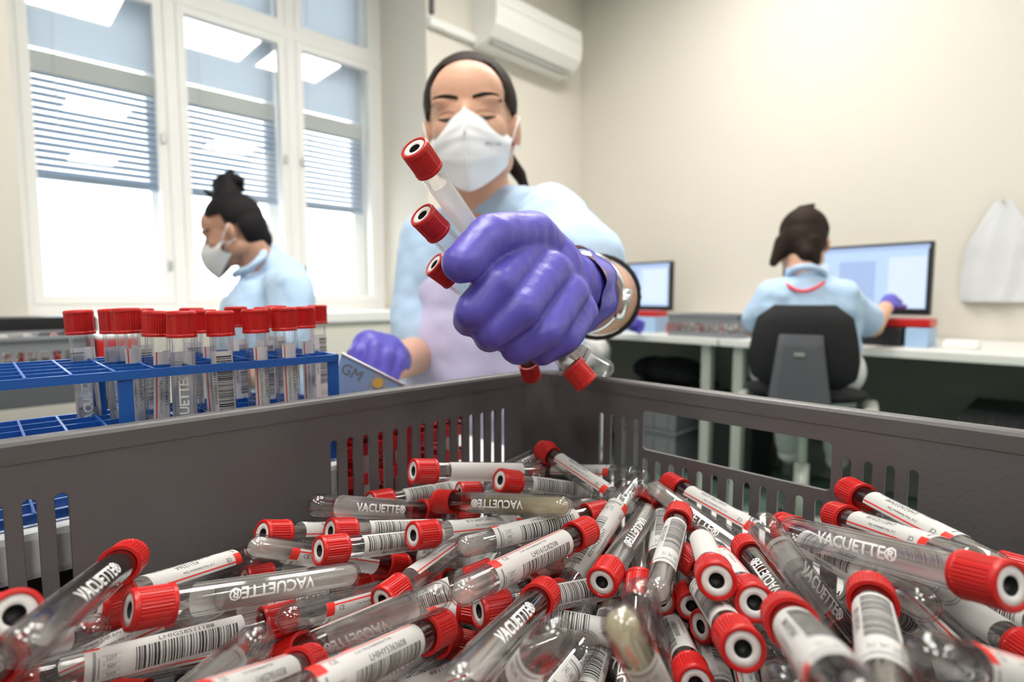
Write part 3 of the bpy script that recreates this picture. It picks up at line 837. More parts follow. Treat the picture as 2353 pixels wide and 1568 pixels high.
tag(fb.build('foam_tray', m_foam, origin=Vector((.035, .412, DB - .025))), 'white foam tray under the blue rack', 'tray')
rbox('tray_stand', (.035, .412, (TZ + DB - .025) / 2), (.26, .09, DB - .025 - TZ), m_blackp, 'low black block carrying the white foam tray', 'stand')
rt = [(188, 4, 'v', 40), (266, 3, 'v', 40), (296, 2, 'r', 40), (330, 4, 'b', 0), (368, 1, 'r', 40), (420, 0, 'v', 30), (447, 4, 'b', 0), (473, 2, 'r', 0), (510, 0, 'b', 0), (547, 4, 'n', 0), (592, 0, 'r', 40),
      (612, 3, 'b', 0), (655, 0, 'r', 40), (640, 4, 'n', 0), (700, 1, 'r', 0), (732, 4, 'n', 0)]
rdesc = ['standing alone at the far end', 'leaning, second from the lone tube', 'leaning behind the second one', 'small cap behind the leaning pair', 'with red stripe, leaning against its neighbour', 'with the widest cap, frosted body', 'half hidden behind the widest cap', 'with red stripe between wide caps', 'with the large barcode label facing out', 'small cap behind the barcode one', 'with white cap top, grey frosted body', 'mostly hidden in the back row', 'with white cap top, next to last of the front row', 'small hidden cap near the card', 'with vertical lettering at the front corner', 'at the back corner nearest the card']
rg = random.Random(8)
leans = [.07, .06, .03, .02, -.07, .0, .0, .05, .04, .02, .02, .0, .03, -.02, .03, .01]
for i, (px, row, code, fl) in enumerate(rt):
    Y = .366 + (row + .5) * .0186
    az = math.atan((px - 1176.5) / FPX / (math.cos(PITCH) - .05 * math.sin(PITCH)))
    ang = YAW - az; X = Y / math.tan(ang)
    ztop = EYE - .0085 + rg.uniform(-.001, .001)
    L = .104; ln = leans[i] * .55
    b = Vector((X + ln * L, Y + rg.uniform(-.001, .001), ztop - L)); a = b + Vector((-ln, rg.uniform(-.01, .01), 1)).normalized() * L
    tube(a, b, code, '', fl, 40 + i, 'rack tube ' + rdesc[i], 'red-capped tubes standing in the blue rack')

# red rack behind the crate wall, seen through the slots
m_rr = m_redrack
rack('test_tube_rack', .200, .40, 7, 6, .0185, .019, (EYE - .102, EYE - .124, EYE - .148, EYE - .172, EYE - .196), m_rr, 'red plastic grid rack behind the slotted crate wall', (.203, .266, .329), bar=.003, hh=.009, zbase=TZ)
for X in (.208, .37):
    pass
rr2 = []
k = 0
for (ix, iy) in ((0, 1), (1, 4), (2, 2), (3, 5), (4, 1), (5, 3), (6, 0), (1, 0), (3, 0), (2, 5)):
    k += 1
    b = Vector((.200 + (ix + .5) * .0185, .40 + (iy + .5) * .019, TZ + .001))
    tube(b + Vector((0, 0, .104)), b, 'w', '', 40, 60 + k, 'red-capped tube standing in the red rack behind the slots', 'tubes in the red rack', full=False)

# pale blue card with GM and a sun, leaning behind the blue rack
c0, c1, c2, c3 = W(786, 812, .47), W(748, 946, .47), W(985, 931, .50), W(935, 888, .50)
cd = empty('name_card', c1); tag(cd, 'pale blue card with GM and a sun drawing beside the blue rack', 'card')
nrm = (c1 - c0).cross(c3 - c0).normalized()
if nrm.dot(CAM - c0) < 0: nrm = -nrm
dq = W(985, 931, 1) - CAM; c2 = CAM + dq * ((c0 - CAM).dot(nrm) / dq.dot(nrm))
mb = MB(); q = [c0, c1, c2, c3]
mb.add([v for v in q] + [v - nrm * .0015 for v in q], [(0, 1, 2, 3), (7, 6, 5, 4), (0, 3, 7, 4), (1, 0, 4, 5), (2, 1, 5, 6), (3, 2, 6, 7)])
mb.build('card_sheet', m_card, cd)
mb = MB(); mb.path([c0 + nrm * .0003, c3 + nrm * .0003], .0012, 6); mb.build('pale_edge', m_print, cd)
ex = (c3 - c0).normalized(); ey = nrm.cross(ex)
def on_card(px, py):
    d = W(px, py, 1) - CAM
    return CAM + d * ((c0 - CAM).dot(nrm) / d.dot(nrm))
gv, gf = text_geo('GM', 1.0, 0, 0)
o_ = on_card(808, 856)
mb = MB(); mb.add([o_ + ex * (v.x * .013) + ey * (v.y * .013) + nrm * .0006 for v in gv], gf); mb.build('letters', m_grey_ink, cd)
o_ = on_card(868, 880)
mb = MB(); mb.add([o_ + nrm * .0006] + [o_ + nrm * .0006 + ex * (.005 * math.cos(a * .5236)) + ey * (.005 * math.sin(a * .5236)) for a in range(12)], [(0, i + 1, (i + 1) % 12 + 1) for i in range(12)])
for a in range(10):
    t = a * 2 * math.pi / 10; u = ex * math.cos(t) + ey * math.sin(t); w_ = ex * -math.sin(t) + ey * math.cos(t)
    mb.add([o_ + u * .0065 + w_ * .0007 + nrm * .0006, o_ + u * .0065 - w_ * .0007 + nrm * .0006, o_ + u * .0105 + nrm * .0006], [(0, 1, 2)])
mb.build('sun_drawing', m_yellow, cd)

# ---------------------------------------------------------------- things on the tables
def open_box(name, c, d, rz, m, label, cat, t=.003, group=None):
    """open crate: c = centre of its base"""
    c = Vector(c); r = empty(name, c); tag(r, label, cat, group); R3 = Matrix.Rotation(rz, 3, 'Z')
    w, l, h = d
    mb = MB(); mb.box(c + Vector((0, 0, t / 2)), (w, l, t), rot=R3); mb.build('base', m, r)
    for (x, y, a, b) in ((w / 2, 0, t, l), (-w / 2, 0, t, l), (0, l / 2, w, t), (0, -l / 2, w, t)):
        mb = MB()
        long = max(a, b); n = int(long / .022)
        mb.box(c + R3 @ Vector((x, y, h * .12)), (a, b, h * .24), rot=R3); mb.box(c + R3 @ Vector((x, y, h * .84)), (a, b, h * .32), rot=R3)
        for k in range(n + 1):
            q = -long / 2 + long * k / n
            off = Vector((x, y + q, h * .46)) if b > a else Vector((x + q, y, h * .46))
            mb.box(c + R3 @ off, (a if b > a else .008, .008 if b > a else b, h * .5), rot=R3)
        mb.build('slotted_side', m, r)
    mb = MB()
    for (x, y, a, b) in ((w / 2, 0, .014, l + .014), (-w / 2, 0, .014, l + .014), (0, l / 2, w + .014, .014), (0, -l / 2, w + .014, .014)):
        mb.box(c + R3 @ Vector((x, y, h + .004)), (a, b, .010), rot=R3, bev=.002)
    mb.build('rim', m, r)
    return r
def heap(c, d, rz, n, seed, label, group, z0=.02, dz=.035):
    g = random.Random(seed); R3 = Matrix.Rotation(rz, 3, 'Z'); c = Vector(c)
    for k in range(n):
        for _ in range(30):
            p = Vector((g.uniform(-d[0] / 2, d[0] / 2), g.uniform(-d[1] / 2, d[1] / 2), z0 + dz * (k // 9)))
            a = g.uniform(0, 6.28); u = Vector((math.cos(a), math.sin(a), g.uniform(-.12, .12))).normalized() * .052
            if all(abs((p + s * u)[i]) < d[i] / 2 - .012 for s in (-1, 1) for i in (0, 1)): break
        tube(c + R3 @ (p + u), c + R3 @ (p - u), g.choice('bwn'), '', 0, k, label, group, full=False)

# trolley by the window with a crate of tubes
TB = .75
tr = empty('lab_trolley', (-.20, 1.95, 0)); tag(tr, 'dark trolley below the window carrying a crate of tubes', 'trolley')
MB().box((-.20, 1.95, TB - .03), (1.05, .62, .06), bev=.004).build('tabletop', m_dgrey, tr)
for x in (-.69, .29):
    for y in (1.67, 2.23): MB().box((x, y, .35), (.05, .05, .68), bev=.003).build('leg', m_blackp, tr)
MB().box((-.20, 1.95, .25), (.95, .5, .03), bev=.003).build('lower_shelf', m_dgrey, tr)
open_box('storage_crate', (.02, 1.86, TB), (.36, .28, .085), rad(2), m_crate2, 'small grey crate heaped with tubes on the dark trolley', 'crate')
heap((.02, 1.86, TB), (.35, .27), rad(2), 44, 4, 'red-capped tube heaped in the crate on the dark trolley', 'tubes heaped on the trolley', .014, .018)
rbox('storage_box', (.0, 2.13, TB + .065), (.55, .14, .13), m_blackp, 'long black box behind the crate on the dark trolley', 'box')
rbox('sample_tray', (.275, 1.84, TB + .085), (.09, .20, .012), m_foam, 'small white tray behind the lone tube of the blue rack', 'tray')
rbox('red_box', (.275, 1.84, TB + .0395), (.09, .20, .078), m_red, 'red box below the small white tray on the trolley', 'box')

# on the desk
open_box('storage_crate', (2.54, 1.23, .75), (.26, .34, .095), rad(0), m_crate2, 'grey slotted crate of tubes on the desk beside the seated woman', 'crate')
heap((2.54, 1.23, .75), (.25, .33), 0, 36, 9, 'red-capped tube lying in the grey crate on the desk', 'tubes in the desk crate', .014, .018)
rbox('sample_box', (2.60, 1.66, .79), (.13, .22, .08), mat('pale_blue_box', (.35, .52, .75), .5), 'pale blue box on the desk before the small monitor', 'box')
rbox('sample_box', (2.60, 1.63, .846), (.11, .16, .03), m_red, 'red capped tray on top of the pale blue box', 'tray')
rbox('red_box', (2.62, 1.475, .775), (.09, .07, .05), m_red, 'small red box between the pale blue box and desk crate', 'box')
rbox('paper_card', (2.66, 1.83, .835), (.01, .18, .17), m_white_paint, 'upright white card before the small monitor', 'card')
rbox('storage_box', (2.58, .60, .785), (.18, .24, .07), m_blackp, 'black box on the desk under the raised gloved hand', 'box')
rbox('sample_tray', (2.60, .55, .838), (.14, .30, .03), m_red, 'tray of red caps on the black desk box', 'tray')
rbox('sample_box', (2.58, .435, .785), (.16, .07, .07), mat('pale_blue_box', (.35, .52, .75), .5), 'pale blue box beside the black desk box', 'box')
rbox('tissue_pack', (2.56, .31, .765), (.10, .10, .03), m_white_paint, 'small white pack on the desk right of the large monitor', 'box', bev=.008)

# under the desk
def tote(x, y, z, w, l, h, m, label, lid=None, group=None):
    r = empty('storage_tote', (x, y, z)); tag(r, label, 'storage box', group)
    mb = MB(); mb.box((x, y, z + h / 2), (w, l, h), bev=.01)
    for k in range(4): mb.box((x - w / 2 - .004, y - l * .36 + k * l * .24, z + h * .45), (.012, .02, h * .8), bev=.002)
    mb.build('shell', m, r)
    MB().box((x, y, z + h + .008), (w + .03, l + .03, .016), bev=.004).build('lid', lid or m, r)
tote(2.78, 1.62, 0, .42, .36, .22, m_crate2, 'lower grey storage box under the desk seen through the crate handle')
tote(2.78, 1.62, .236, .42, .36, .20, m_crate2, 'upper grey storage box under the desk with black lid', m_blackp)
bagm = organic('black_bag', [('e', Vector((2.75, 1.55, .535)), (.16, .15, .075)), ('e', Vector((2.78, 1.70, .53)), (.12, .12, .07)), ('e', Vector((2.7, 1.46, .52)), (.09, .08, .05))], .012, 3, m_black)
tag(bagm, 'black bag slumped on the grey storage boxes under the desk', 'bag')
rbox('bin', (2.80, 1.22, .22), (.26, .26, .44), m_blackp, 'black bin under the desk behind the pale legs', 'bin', bev=.02)
r = empty('printer_tray', (2.72, .12, 0)); tag(r, 'black ribbed case on a bluish box under the desk at the right edge', 'case')
MB().box((2.74, .10, .21), (.40, .52, .42), bev=.01).build('lower_box', mat('bluish_grey', (.07, .08, .13), .5), r)
mb = MB()
mb.add([(2.50, -.20, .42), (2.50, .36, .42), (2.95, .36, .42), (2.95, -.20, .42), (2.58, -.16, .53), (2.58, .29, .53), (2.92, .29, .53), (2.92, -.16, .53)], [(0, 1, 2, 3)[::-1], (4, 5, 6, 7), (0, 1, 5, 4), (1, 2, 6, 5), (2, 3, 7, 6), (3, 0, 4, 7)])
for k in range(16): mb.box((2.535, -.15 + k * .03, .475), (.02, .012, .085), rot=Matrix.Rotation(rad(36), 3, 'Y'))
mb.build('ribbed_top', m_blackp, r)

# bag hanging on the wall
hb = empty('hanging_bag', (XD, .335, .90)); tag(hb, 'pale translucent plastic bag hanging on the wall at the right edge', 'bag')
def bagf(u, v):
    z = .915 + .42 * v
    wd = (.120 - .092 * max(0, (v - .52) / .48) ** 1.1) if v > .52 else .120 + .008 * math.sin(v * 9)
    y = .272 + (u - .5) * 2 * wd
    dpt = .030 * math.sin(math.pi * u) * (1 - v * .6) + .010 * math.sin(u * 17 + v * 5) * (1 - v)
    return Vector((XD - .012 - dpt - .008, y, z))
m_bag = mat('cloudy_film', (.70, .71, .74), .4, bump=.4, bscale=14, var=.03)
mb = MB(); mb.grid(bagf, 24, 30)
mb.grid(lambda u, v: Vector((XD - .006, bagf(u, v).y, bagf(u, v).z)), 24, 30)
mb.build('film', m_bag, hb)
mb = MB(); mb.bar((XD, .272, 1.325), (XD - .05, .272, 1.335), .005); mb.build('wall_hook', m_steel, hb)

# ---------------------------------------------------------------- office chair
def office_chair(p, face, label):
    """p floor point, face = angle the sitter looks towards"""
    r = empty('office_chair', p); tag(r, label, 'chair'); p = Vector(p); R3 = Matrix.Rotation(face, 3, 'Z')
    def T(x, y, z): return p + R3 @ Vector((x, y, z))
    SH = .60
    organic('seat', [('e', T(0, 0, SH), (.20, .20, .035)), ('e', T(.06, 0, SH), (.17, .21, .035)), ('e', T(-.08, 0, SH + .01), (.14, .20, .035))], .010, 3, m_black, r)
    # backrest: shaped cushion
    mb = MB()
    def bf(side):
        def f(u, v):
            h = SH + .035 + .275 * v
            w = .165 * (1 - .10 * abs(v - .35) ** 1.5 * 4) * (1 - max(0, v - .86) * 2.2) * (1 - max(0, .12 - v) * 2.2)
            y = (u - .5) * 2 * w
            x = -.205 + .045 * (1 - math.cos((u - .5) * 2.4)) - .02 * math.sin(v * 3.1) + side * .028 * (1 - abs(2 * u - 1) ** 4) * (1 - abs(2 * v - 1) ** 6)
            return T(x, y, h)
        return f
    mb.grid(bf(1), 20, 20); mb.grid(bf(-1), 20, 20); mb.build('backrest', m_black, r)
    mb = MB()
    pts = [(-.272, .062, .215), (-.276, .066, .18), (-.272, .075, .11), (-.262, .09, .0), (-.235, .12, -.045), (-.15, .14, -.07)]
    vs = []
    for x, w, z in pts:
        for sx, sw in ((0, -1), (-.014, -.7), (-.014, .7), (0, 1), (.022, 1), (.022, -1)): vs.append(T(x + sx, w * sw, SH + z))
    fs = [(i * 6 + k, i * 6 + (k + 1) % 6, i * 6 + 6 + (k + 1) % 6, i * 6 + 6 + k) for i in range(len(pts) - 1) for k in range(6)] + [tuple(range(6)), tuple(range(30, 36))[::-1]]
    mb.add(vs, fs); mb.build('back_spine', m_dgrey, r)
    MB().box(T(-.292, 0, SH + .155), (.004, .03, .012), rot=R3).build('spine_badge', m_steel, r)
    for s in (-1, 1): MB().box(T(-.07, s * .20, SH - .045), (.20, .045, .05), rot=R3, bev=.01).build('side_bracket', m_leg, r)
    mb = MB(); mb.bar(T(0, 0, .10), T(0, 0, .33), .026, 16); mb.bar(T(0, 0, .30), T(0, 0, SH - .05), .016, 14); mb.build('gas_post', m_leg, r)
    for k in range(5):
        a = k * 2 * math.pi / 5 + .3
        e = (.27 * math.cos(a), .27 * math.sin(a))
        mb = MB(); mb.bar(T(0, 0, .115), T(e[0], e[1], .075), .024, 10, 0, .015)
        lg = mb.build('base_arm', m_leg, r)
        mb = MB(); mb.bar(T(e[0] - .012 * math.sin(a), e[1] + .012 * math.cos(a), .030), T(e[0] + .012 * math.sin(a), e[1] - .012 * math.cos(a), .030), .030, 16)
        mb.bar(T(e[0], e[1], .03), T(e[0], e[1], .08), .006, 8); mb.build('caster', m_blackp, lg)
    return r

# ---------------------------------------------------------------- people
def frame_from(f, up=Vector((0, 0, 1)), roll=0.0):
    f = Vector(f).normalized(); x = f.cross(up).normalized(); u = x.cross(f)
    if roll:
        q = Matrix.Rotation(roll, 3, f); x = q @ x; u = q @ u
    return Matrix((x, f, u)).transposed()       # columns: person's right, face direction, crown
def head_prims(C, M, s=1.0):
    def t(x, y, z): return C + M @ Vector((x * s, y * s, z * s))
    def e(x, y, z, a, b, c, R=None): return ('e', t(x, y, z), (a * s, b * s, c * s), M @ R if R else M)
    P = [e(0, -.012, .030, .074, .092, .084), e(0, .020, -.012, .066, .072, .088), e(0, .038, -.070, .044, .046, .040), e(0, .030, .035, .064, .060, .060)]
    for k in (-1, 1):
        P += [e(k * .034, .052, -.024, .028, .032, .030), e(k * .079, -.008, -.012, .008, .017, .030, Matrix.Rotation(k * .35, 3, 'Z')),
              e(k * .050, .0, -.060, .022, .040, .030), e(k * .031, .066, -.006, .016, .014, .012), e(k * .032, .076, .018, .026, .012, .008)]
    P += [('c', t(0, .084, .008), t(0, .104, -.026), .0085 * s, .0135 * s), e(0, .085, -.052, .021, .010, .010)]
    return P, t

def on_skin(body, P, d):
    """drop a point onto the body's own surface along d"""
    off = root_loc(body)
    ok, loc, nr, ix = body.ray_cast(P - off + d * .05, -d)
    return (loc + off + d * .0006) if ok else P

def face_details(root_body, t, s, M, closed=True, hairm=None):
    hm = hairm or m_hair
    d = M @ Vector((0, 1, 0))
    bpy.context.view_layer.update()
    for k in (-1, 1):
        mb = MB(); U = [i / 12 for i in range(13)]
        pts = [on_skin(root_body, t(k * (.0165 + .031 * u), .09, -.0110 - .0030 * math.sin(u * 3.1) + .002 * u), d) for u in U]
        mb.path(pts, [(.0009 + .0021 * math.sin(math.pi * u)) * s for u in U], 8); mb.build('eyelashes', m_lips, root_body)
        mb = MB(); pts = [on_skin(root_body, t(k * (.0170 + .031 * u), .09, -.0035 + .0035 * math.sin(u * 3.1)), d) for u in U]
        mb.path(pts, [(.0004 + .0008 * math.sin(math.pi * u)) * s for u in U], 6); mb.build('eyelid_crease', m_lid, root_body)
        mb = MB(); pts = [on_skin(root_body, t(k * (.012 + .044 * u), .09, .0195 + .006 * math.sin(u * 2.4) - .003 * u), d) for u in U]
        mb.path(pts, [(.0016 + .0020 * math.sin(math.pi * (u * .8 + .12))) * s for u in U], 8); mb.build('eyebrow', hm, root_body)

def mask_mesh(name, t, s, parent, M, ridge=True, n=24):
    """folded respirator: outline from nose bridge over the cheeks to under the chin"""
    mb = MB()
    def fn(u, v):
        a = (u - .5) * 2                       # -1..1 across
        top = -.004 - .029 * abs(a); bot = -.132 + .056 * abs(a) ** 1.6
        z = bot + (top - bot) * v
        x = a * (.073 - .010 * (1 - v))
        prof = .1215 + .016 * math.sin(math.pi * min(1, v * 1.05)) - .012 * (1 - v) ** 2
        y = prof - (.088 * abs(a) ** 1.55 if not ridge else .030 * abs(a) + .060 * a * a) - .030 * max(0, v - .8) * 2
        if ridge: y += .010 * math.sin(v * 15 + abs(a) * 5) * abs(a) * (1 - abs(a)) + (.0035 if .30 < v < .36 or .62 < v < .68 else 0) * (1 - abs(a))
        return t(x, y, z)
    mb.grid(fn, n, n)
    o = mb.build(name, m_mask, parent)
    mb = MB()
    for k in (-1, 1):
        for v in (.22, .82):
            p = fn(1 if k > 0 else 0, v); mb.path([p, t(k * .078, .022, -.018 if v > .5 else -.045), t(k * .086, -.012, .012 if v > .5 else -.04)], .0015 * s, 6)
    mb.build('ear_loops', m_mask, o)
    if ridge:
        mb = MB(); mb.path([fn(.5, v / 12) + M @ Vector((0, .0008, 0)) for v in range(13)], .0022 * s, 6); mb.build('centre_seam', m_mask, o)
    return o

def hair_cap(name, C, M, s, hm, parent, cuts, extra=(), big=1.0, vox=.004):
    """skull hair: the cranium grown a little, pushed back from the face"""
    def t(x, y, z): return C + M @ Vector((x * s, y * s, z * s))
    P = [('e', t(0, -.020, .038), (.082 * s * big, .092 * s * big, .086 * s * big), M), ('e', t(0, -.040, .0), (.078 * s * big, .072 * s * big, .085 * s * big), M)]
    P += list(extra)
    Mi = M.transposed()
    return organic(name, P, vox, 3, hm, parent, cut=(lambda co: cuts(Mi @ (co - C) / s)) if cuts else None)

def P3(px, py, z): return W(px, py, z)
def cap_(a, b, r1, r2): return ('c', a, b, r1, r2)
def elp(c, r, M=None): return ('e', c, r, M) if M is not None else ('e', c, r)
camF = Vector((hd.x, hd.y, 0)); camR = CR.copy()
Mview = Matrix((camR, camF, Vector((0, 0, 1)))).transposed()   # x across the view, y away, z up

def folds(scale, amp):
    return lambda co: amp * (noise.noise(co * scale) + .5 * noise.noise(co * scale * 2.3))

# --- the standing woman reaching in
p0 = P3(1110, 900, 1.12); w1 = empty('person', (p0.x, p0.y, 0))
tag(w1, 'woman in white mask and light blue polo holding out tubes in a violet glove', 'person')
HC = P3(1082, 288, .985); HM = frame_from(-camF + Vector((0, 0, -.02)) + camR * -.02, roll=rad(3))
hp, ht = head_prims(HC, HM, 1.0)
nk0, nk1 = P3(1100, 400, 1.02), P3(1125, 520, 1.06)
shR, shL = P3(982, 560, 1.08), P3(1262, 505, .97)
ch = P3(1110, 680, 1.08); hipc = P3(1105, 960, 1.13)
elL, wrL = P3(1376, 684, .68), P3(1318, 668, .46)
elR, wrR = P3(962, 815, 1.03), P3(895, 838, .83)
body = hp + [cap_(nk0, nk1, .050, .056), cap_(shR, shL, .045, .045), elp(ch, (.15, .085, .16), Mview), elp(hipc, (.155, .09, .14), Mview),
     cap_(shL, elL, .045, .040), cap_(elL, wrL, .046, .027), cap_(shR, elR, .044, .036), cap_(elR, wrR, .036, .027)]
gb = Vector((hipc.x, hipc.y, 0))
for k in (-1, 1):
    a = hipc + camR * .08 * k; body += [cap_(a, Vector((a.x, a.y, .48)), .085, .058), cap_(Vector((a.x, a.y, .48)), Vector((a.x, a.y, .09)), .055, .04),
                                        cap_(Vector((a.x, a.y, .045)), Vector((a.x, a.y, .04)) - camF * .14, .042, .034)]
bd = organic('body', body, .0045, 2, m_skin, w1)
face_details(bd, ht, 1.0, HM)
msk = mask_mesh('face_mask', ht, 1.0, w1, HM)
mb = MB()
gv, gf = text_geo('FFP2 NR', 1.0, .01, 0)
mx = HM @ Vector((1, 0, 0)); mz = HM @ Vector((0, 0, 1)); oc = ht(-.040, .100, -.060)
mb.add([oc - mx * v.x * .008 + mz * v.y * .008 + (HM @ Vector((0, 1, 0))) * (.0045 - v.x * .003) for v in gv], gf); mb.build('mask_print', m_grey_ink, msk)
def t1(x, y, z): return HC + HM @ Vector((x, y, z))
tail = [cap_(t1(-.045, -.085, -.02), t1(-.082, -.085, -.075), .016, .013), cap_(t1(-.082, -.085, -.075), t1(-.104, -.070, -.135), .012, .004)]
hair_cap('hair', HC, HM, 1.0, m_hair, w1, lambda q: (q.y > .004 + .03 * max(0, q.z / .1) and q.z < .062 - .35 * abs(q.x) ** 1.15 * 4 * .7 and abs(q.x) < .076) or (q.y > .045 and q.z < .085), tail, 1.03)
# clothes
sh = [cap_(P3(1120, 478, 1.06), P3(1120, 540, 1.08), .062, .10), cap_(shR, P3(1120, 540, 1.09), .058, .09), cap_(shL, P3(1140, 530, 1.07), .060, .09),
      elp(ch, (.172, .105, .18), Mview), elp(hipc, (.178, .11, .18), Mview), cap_(P3(1110, 620, 1.09), P3(1110, 820, 1.12), .13, .13)]
slL = shL.lerp(elL, .72)
sh += [cap_(shL, slL, .062, .064), cap_(shR, shR.lerp(elR, .93), .058, .054)]
organic('polo_shirt', sh, .006, 2, m_shirt, w1, fold=folds(16, .006))
colr = MB()
cpts = [P3(1052, 515, 1.0), P3(1062, 470, 1.03), P3(1085, 440, 1.08), P3(1120, 430, 1.10), P3(1150, 432, 1.07), P3(1158, 455, 1.02), P3(1128, 500, .985), P3(1088, 545, .97)]
colr.path(cpts, [.008, .011, .013, .014, .014, .013, .012, .008], 10); colr.build('collar', m_shirt, w1)
ap = [elp(P3(1090, 800, 1.04), (.135, .075, .15), Mview), elp(P3(1060, 690, 1.03), (.085, .06, .085), Mview), elp(P3(1110, 900, 1.06), (.15, .085, .18), Mview)]
organic('apron', ap, .006, 3, m_apron, w1, fold=folds(14, .006))
pants = []
for k in (-1, 1):
    a = hipc + camR * .08 * k; pants += [cap_(a - Vector((0, 0, .05)), Vector((a.x, a.y, .48)), .105, .075), cap_(Vector((a.x, a.y, .48)), Vector((a.x, a.y, .12)), .073, .062)]
organic('trousers', pants + [elp(hipc - Vector((0, 0, .12)), (.17, .12, .12), Mview)], .012, 2, m_trouser, w1)
for k in (-1, 1):
    a = hipc + camR * .08 * k
    organic('shoe', [cap_(Vector((a.x, a.y, .05)), Vector((a.x, a.y, .045)) - camF * .16, .05, .042)], .010, 1, m_white_paint, w1)
# elastic band and watch on the reaching arm
ax = (wrL - elL).normalized(); q = ax.to_track_quat('Z', 'Y')
mb = MB(); c_ = elL.lerp(wrL, .10); mb.path([c_ + q @ Vector((.0485 * math.cos(a), .0485 * math.sin(a), 0)) for a in [k * math.pi / 16 for k in range(32)]], .0028, 8, closed=True)
mb.build('black_armband', m_band, w1)
mb = MB(); c_ = elL.lerp(wrL, .70); R_ = .0348
mb.path([c_ + q @ Vector((R_ * math.cos(a), R_ * math.sin(a), 0)) for a in [k * math.pi / 16 for k in range(32)]], .0045, 8, closed=True)
wt = mb.build('wristwatch', m_steel, w1)
mb = MB(); dv = (CR * .9 - CU * .25); dv = (dv - ax * dv.dot(ax)).normalized(); a0 = c_ + dv * R_
mb.bar(a0, a0 + dv * .008, .015, 20); mb.build('watch_case', m_steel, wt)

# gloved fist
def g(px, py, z, r): return (P3(px, py, z), r)
def chain(*pts): return [cap_(pts[i][0], pts[i + 1][0], pts[i][1], pts[i + 1][1]) for i in range(len(pts) - 1)]
WR = g(1318, 668, .45, .028)
fist = [cap_(WR[0], P3(1290, 655, .415), .028, .027)] \
     + chain(g(1285, 630, .41, .018), g(1215, 575, .358, .0130), g(1142, 658, .312, .0112), g(1087, 716, .306, .0104), g(1076, 738, .335, .0095)) \
     + chain(g(1295, 650, .41, .018), g(1262, 622, .358, .0135), g(1192, 716, .316, .0114), g(1130, 764, .312, .0104), g(1124, 776, .342, .0095)) \
     + chain(g(1300, 675, .41, .018), g(1308, 675, .368, .0128), g(1250, 766, .330, .0110), g(1188, 800, .326, .0100), g(1190, 806, .352, .0090)) \
     + chain(g(1305, 695, .42, .017), g(1334, 718, .385, .0118), g(1298, 778, .352, .0100), g(1246, 808, .347, .0090), g(1246, 806, .365, .0085)) \
     + chain(g(1290, 625, .42, .020), g(1225, 540, .365, .0155), g(1128, 540, .320, .0128), g(1062, 606, .298, .0108)) \
     + [elp(P3(1262, 625, .385), (.024, .018, .026), Mview)]
GA = P3(1262, 640, .385); GD = (P3(1330, 672, .445) - GA).normalized()
def wrinkle(co):
    al = (co - GA).dot(GD); w = min(1, max(0, (al + .004) / .022))
    return w * .0011 * math.sin(al * 820 + 4 * noise.noise(co * 45)) * (.6 + noise.noise(co * 30 + Vector((3, 1, 2))))
organic('glove', fist, .0016, 3, m_glove, w1, fold=lambda co: wrinkle(co) + .0005 * noise.noise(co * 60) + .0004 * noise.noise(Vector((co.x * 160, co.y * 160, co.z * 40))))
# flared glove cuff
mb = MB(); cfa, cfb = P3(1296, 658, .425), P3(1322, 668, .478); qc = (cfb - cfa).to_track_quat('Z', 'Y'); Lc = (cfb - cfa).length
mb.grid(lambda u, v: cfa + qc @ Vector(((.0315 + .004 * v + .0016 * math.sin(u * 2 * math.pi * 7 + v * 2)) * math.cos(2 * math.pi * u), (.0315 + .004 * v + .0016 * math.sin(u * 2 * math.pi * 7 + v * 2)) * math.sin(2 * math.pi * u), Lc * v * 1.05)), 96, 16)
mb.path([cfa + qc @ Vector(((.0355 + .0016 * math.sin(u * 2 * math.pi * 7 + 2)) * math.cos(2 * math.pi * u), (.0355 + .0016 * math.sin(u * 2 * math.pi * 7 + 2)) * math.sin(2 * math.pi * u), Lc * 1.05)) for u in [k / 64 for k in range(64)]], .0011, 6, closed=True)
mb.build('glove_cuff', m_glove, w1)
# other gloved hand
h2 = chain(g(905, 828, .84, .027), g(885, 815, .80, .030), g(850, 800, .78, .026)) + chain(g(870, 790, .80, .018), g(862, 800, .76, .013), g(855, 850, .75, .011)) \
   + chain(g(840, 790, .79, .017), g(826, 808, .76, .013), g(822, 848, .755, .010)) + chain(g(890, 795, .80, .018), g(888, 815, .765, .013), g(880, 862, .755, .011)) \
   + chain(g(905, 805, .80, .016), g(912, 830, .775, .012), g(902, 865, .765, .010)) + chain(g(850, 815, .80, .015), g(815, 815, .775, .012), g(812, 838, .77, .010))
organic('glove', h2, .003, 2, m_glove, w1, fold=folds(40, .001))

# tubes in the fist
def held(ax_, ay, az, bx, by, bz, code, text, label, fill=0, sd=0):
    A = P3(ax_, ay, az); B = P3(bx, by, bz); B = A + (B - A).normalized() * TL
    tube(A, B, code, text, fill, sd, label, 'tubes held in the violet glove')
held(950, 338, .285, 1180, 668, .375, 'w', '', 'tube pointing up past the mask, highest in the fist', 0, 21)
held(968, 492, .305, 1225, 760, .385, 'w', '', 'second tube in the fist, its cap under the highest one', 0, 22)
held(995, 606, .335, 1260, 800, .385, 'w', '', 'third held tube, only its cap showing before the thumb', 0, 23)
held(1350, 882, .352, 1135, 640, .352, 'r', '', 'tube with red line and cap hanging lowest below the fist', 50, 24)
held(1222, 868, .455, 1165, 640, .40, 'w', '', 'small red cap showing under the fist over the crate corner', 0, 25)
held(1120, 690, .40, 1375, 838, .40, 'n', '', 'held tube whose clear end sticks out below the wrist', 0, 26)

def P4(px, py, z): return W(px, py, z * 1.12)
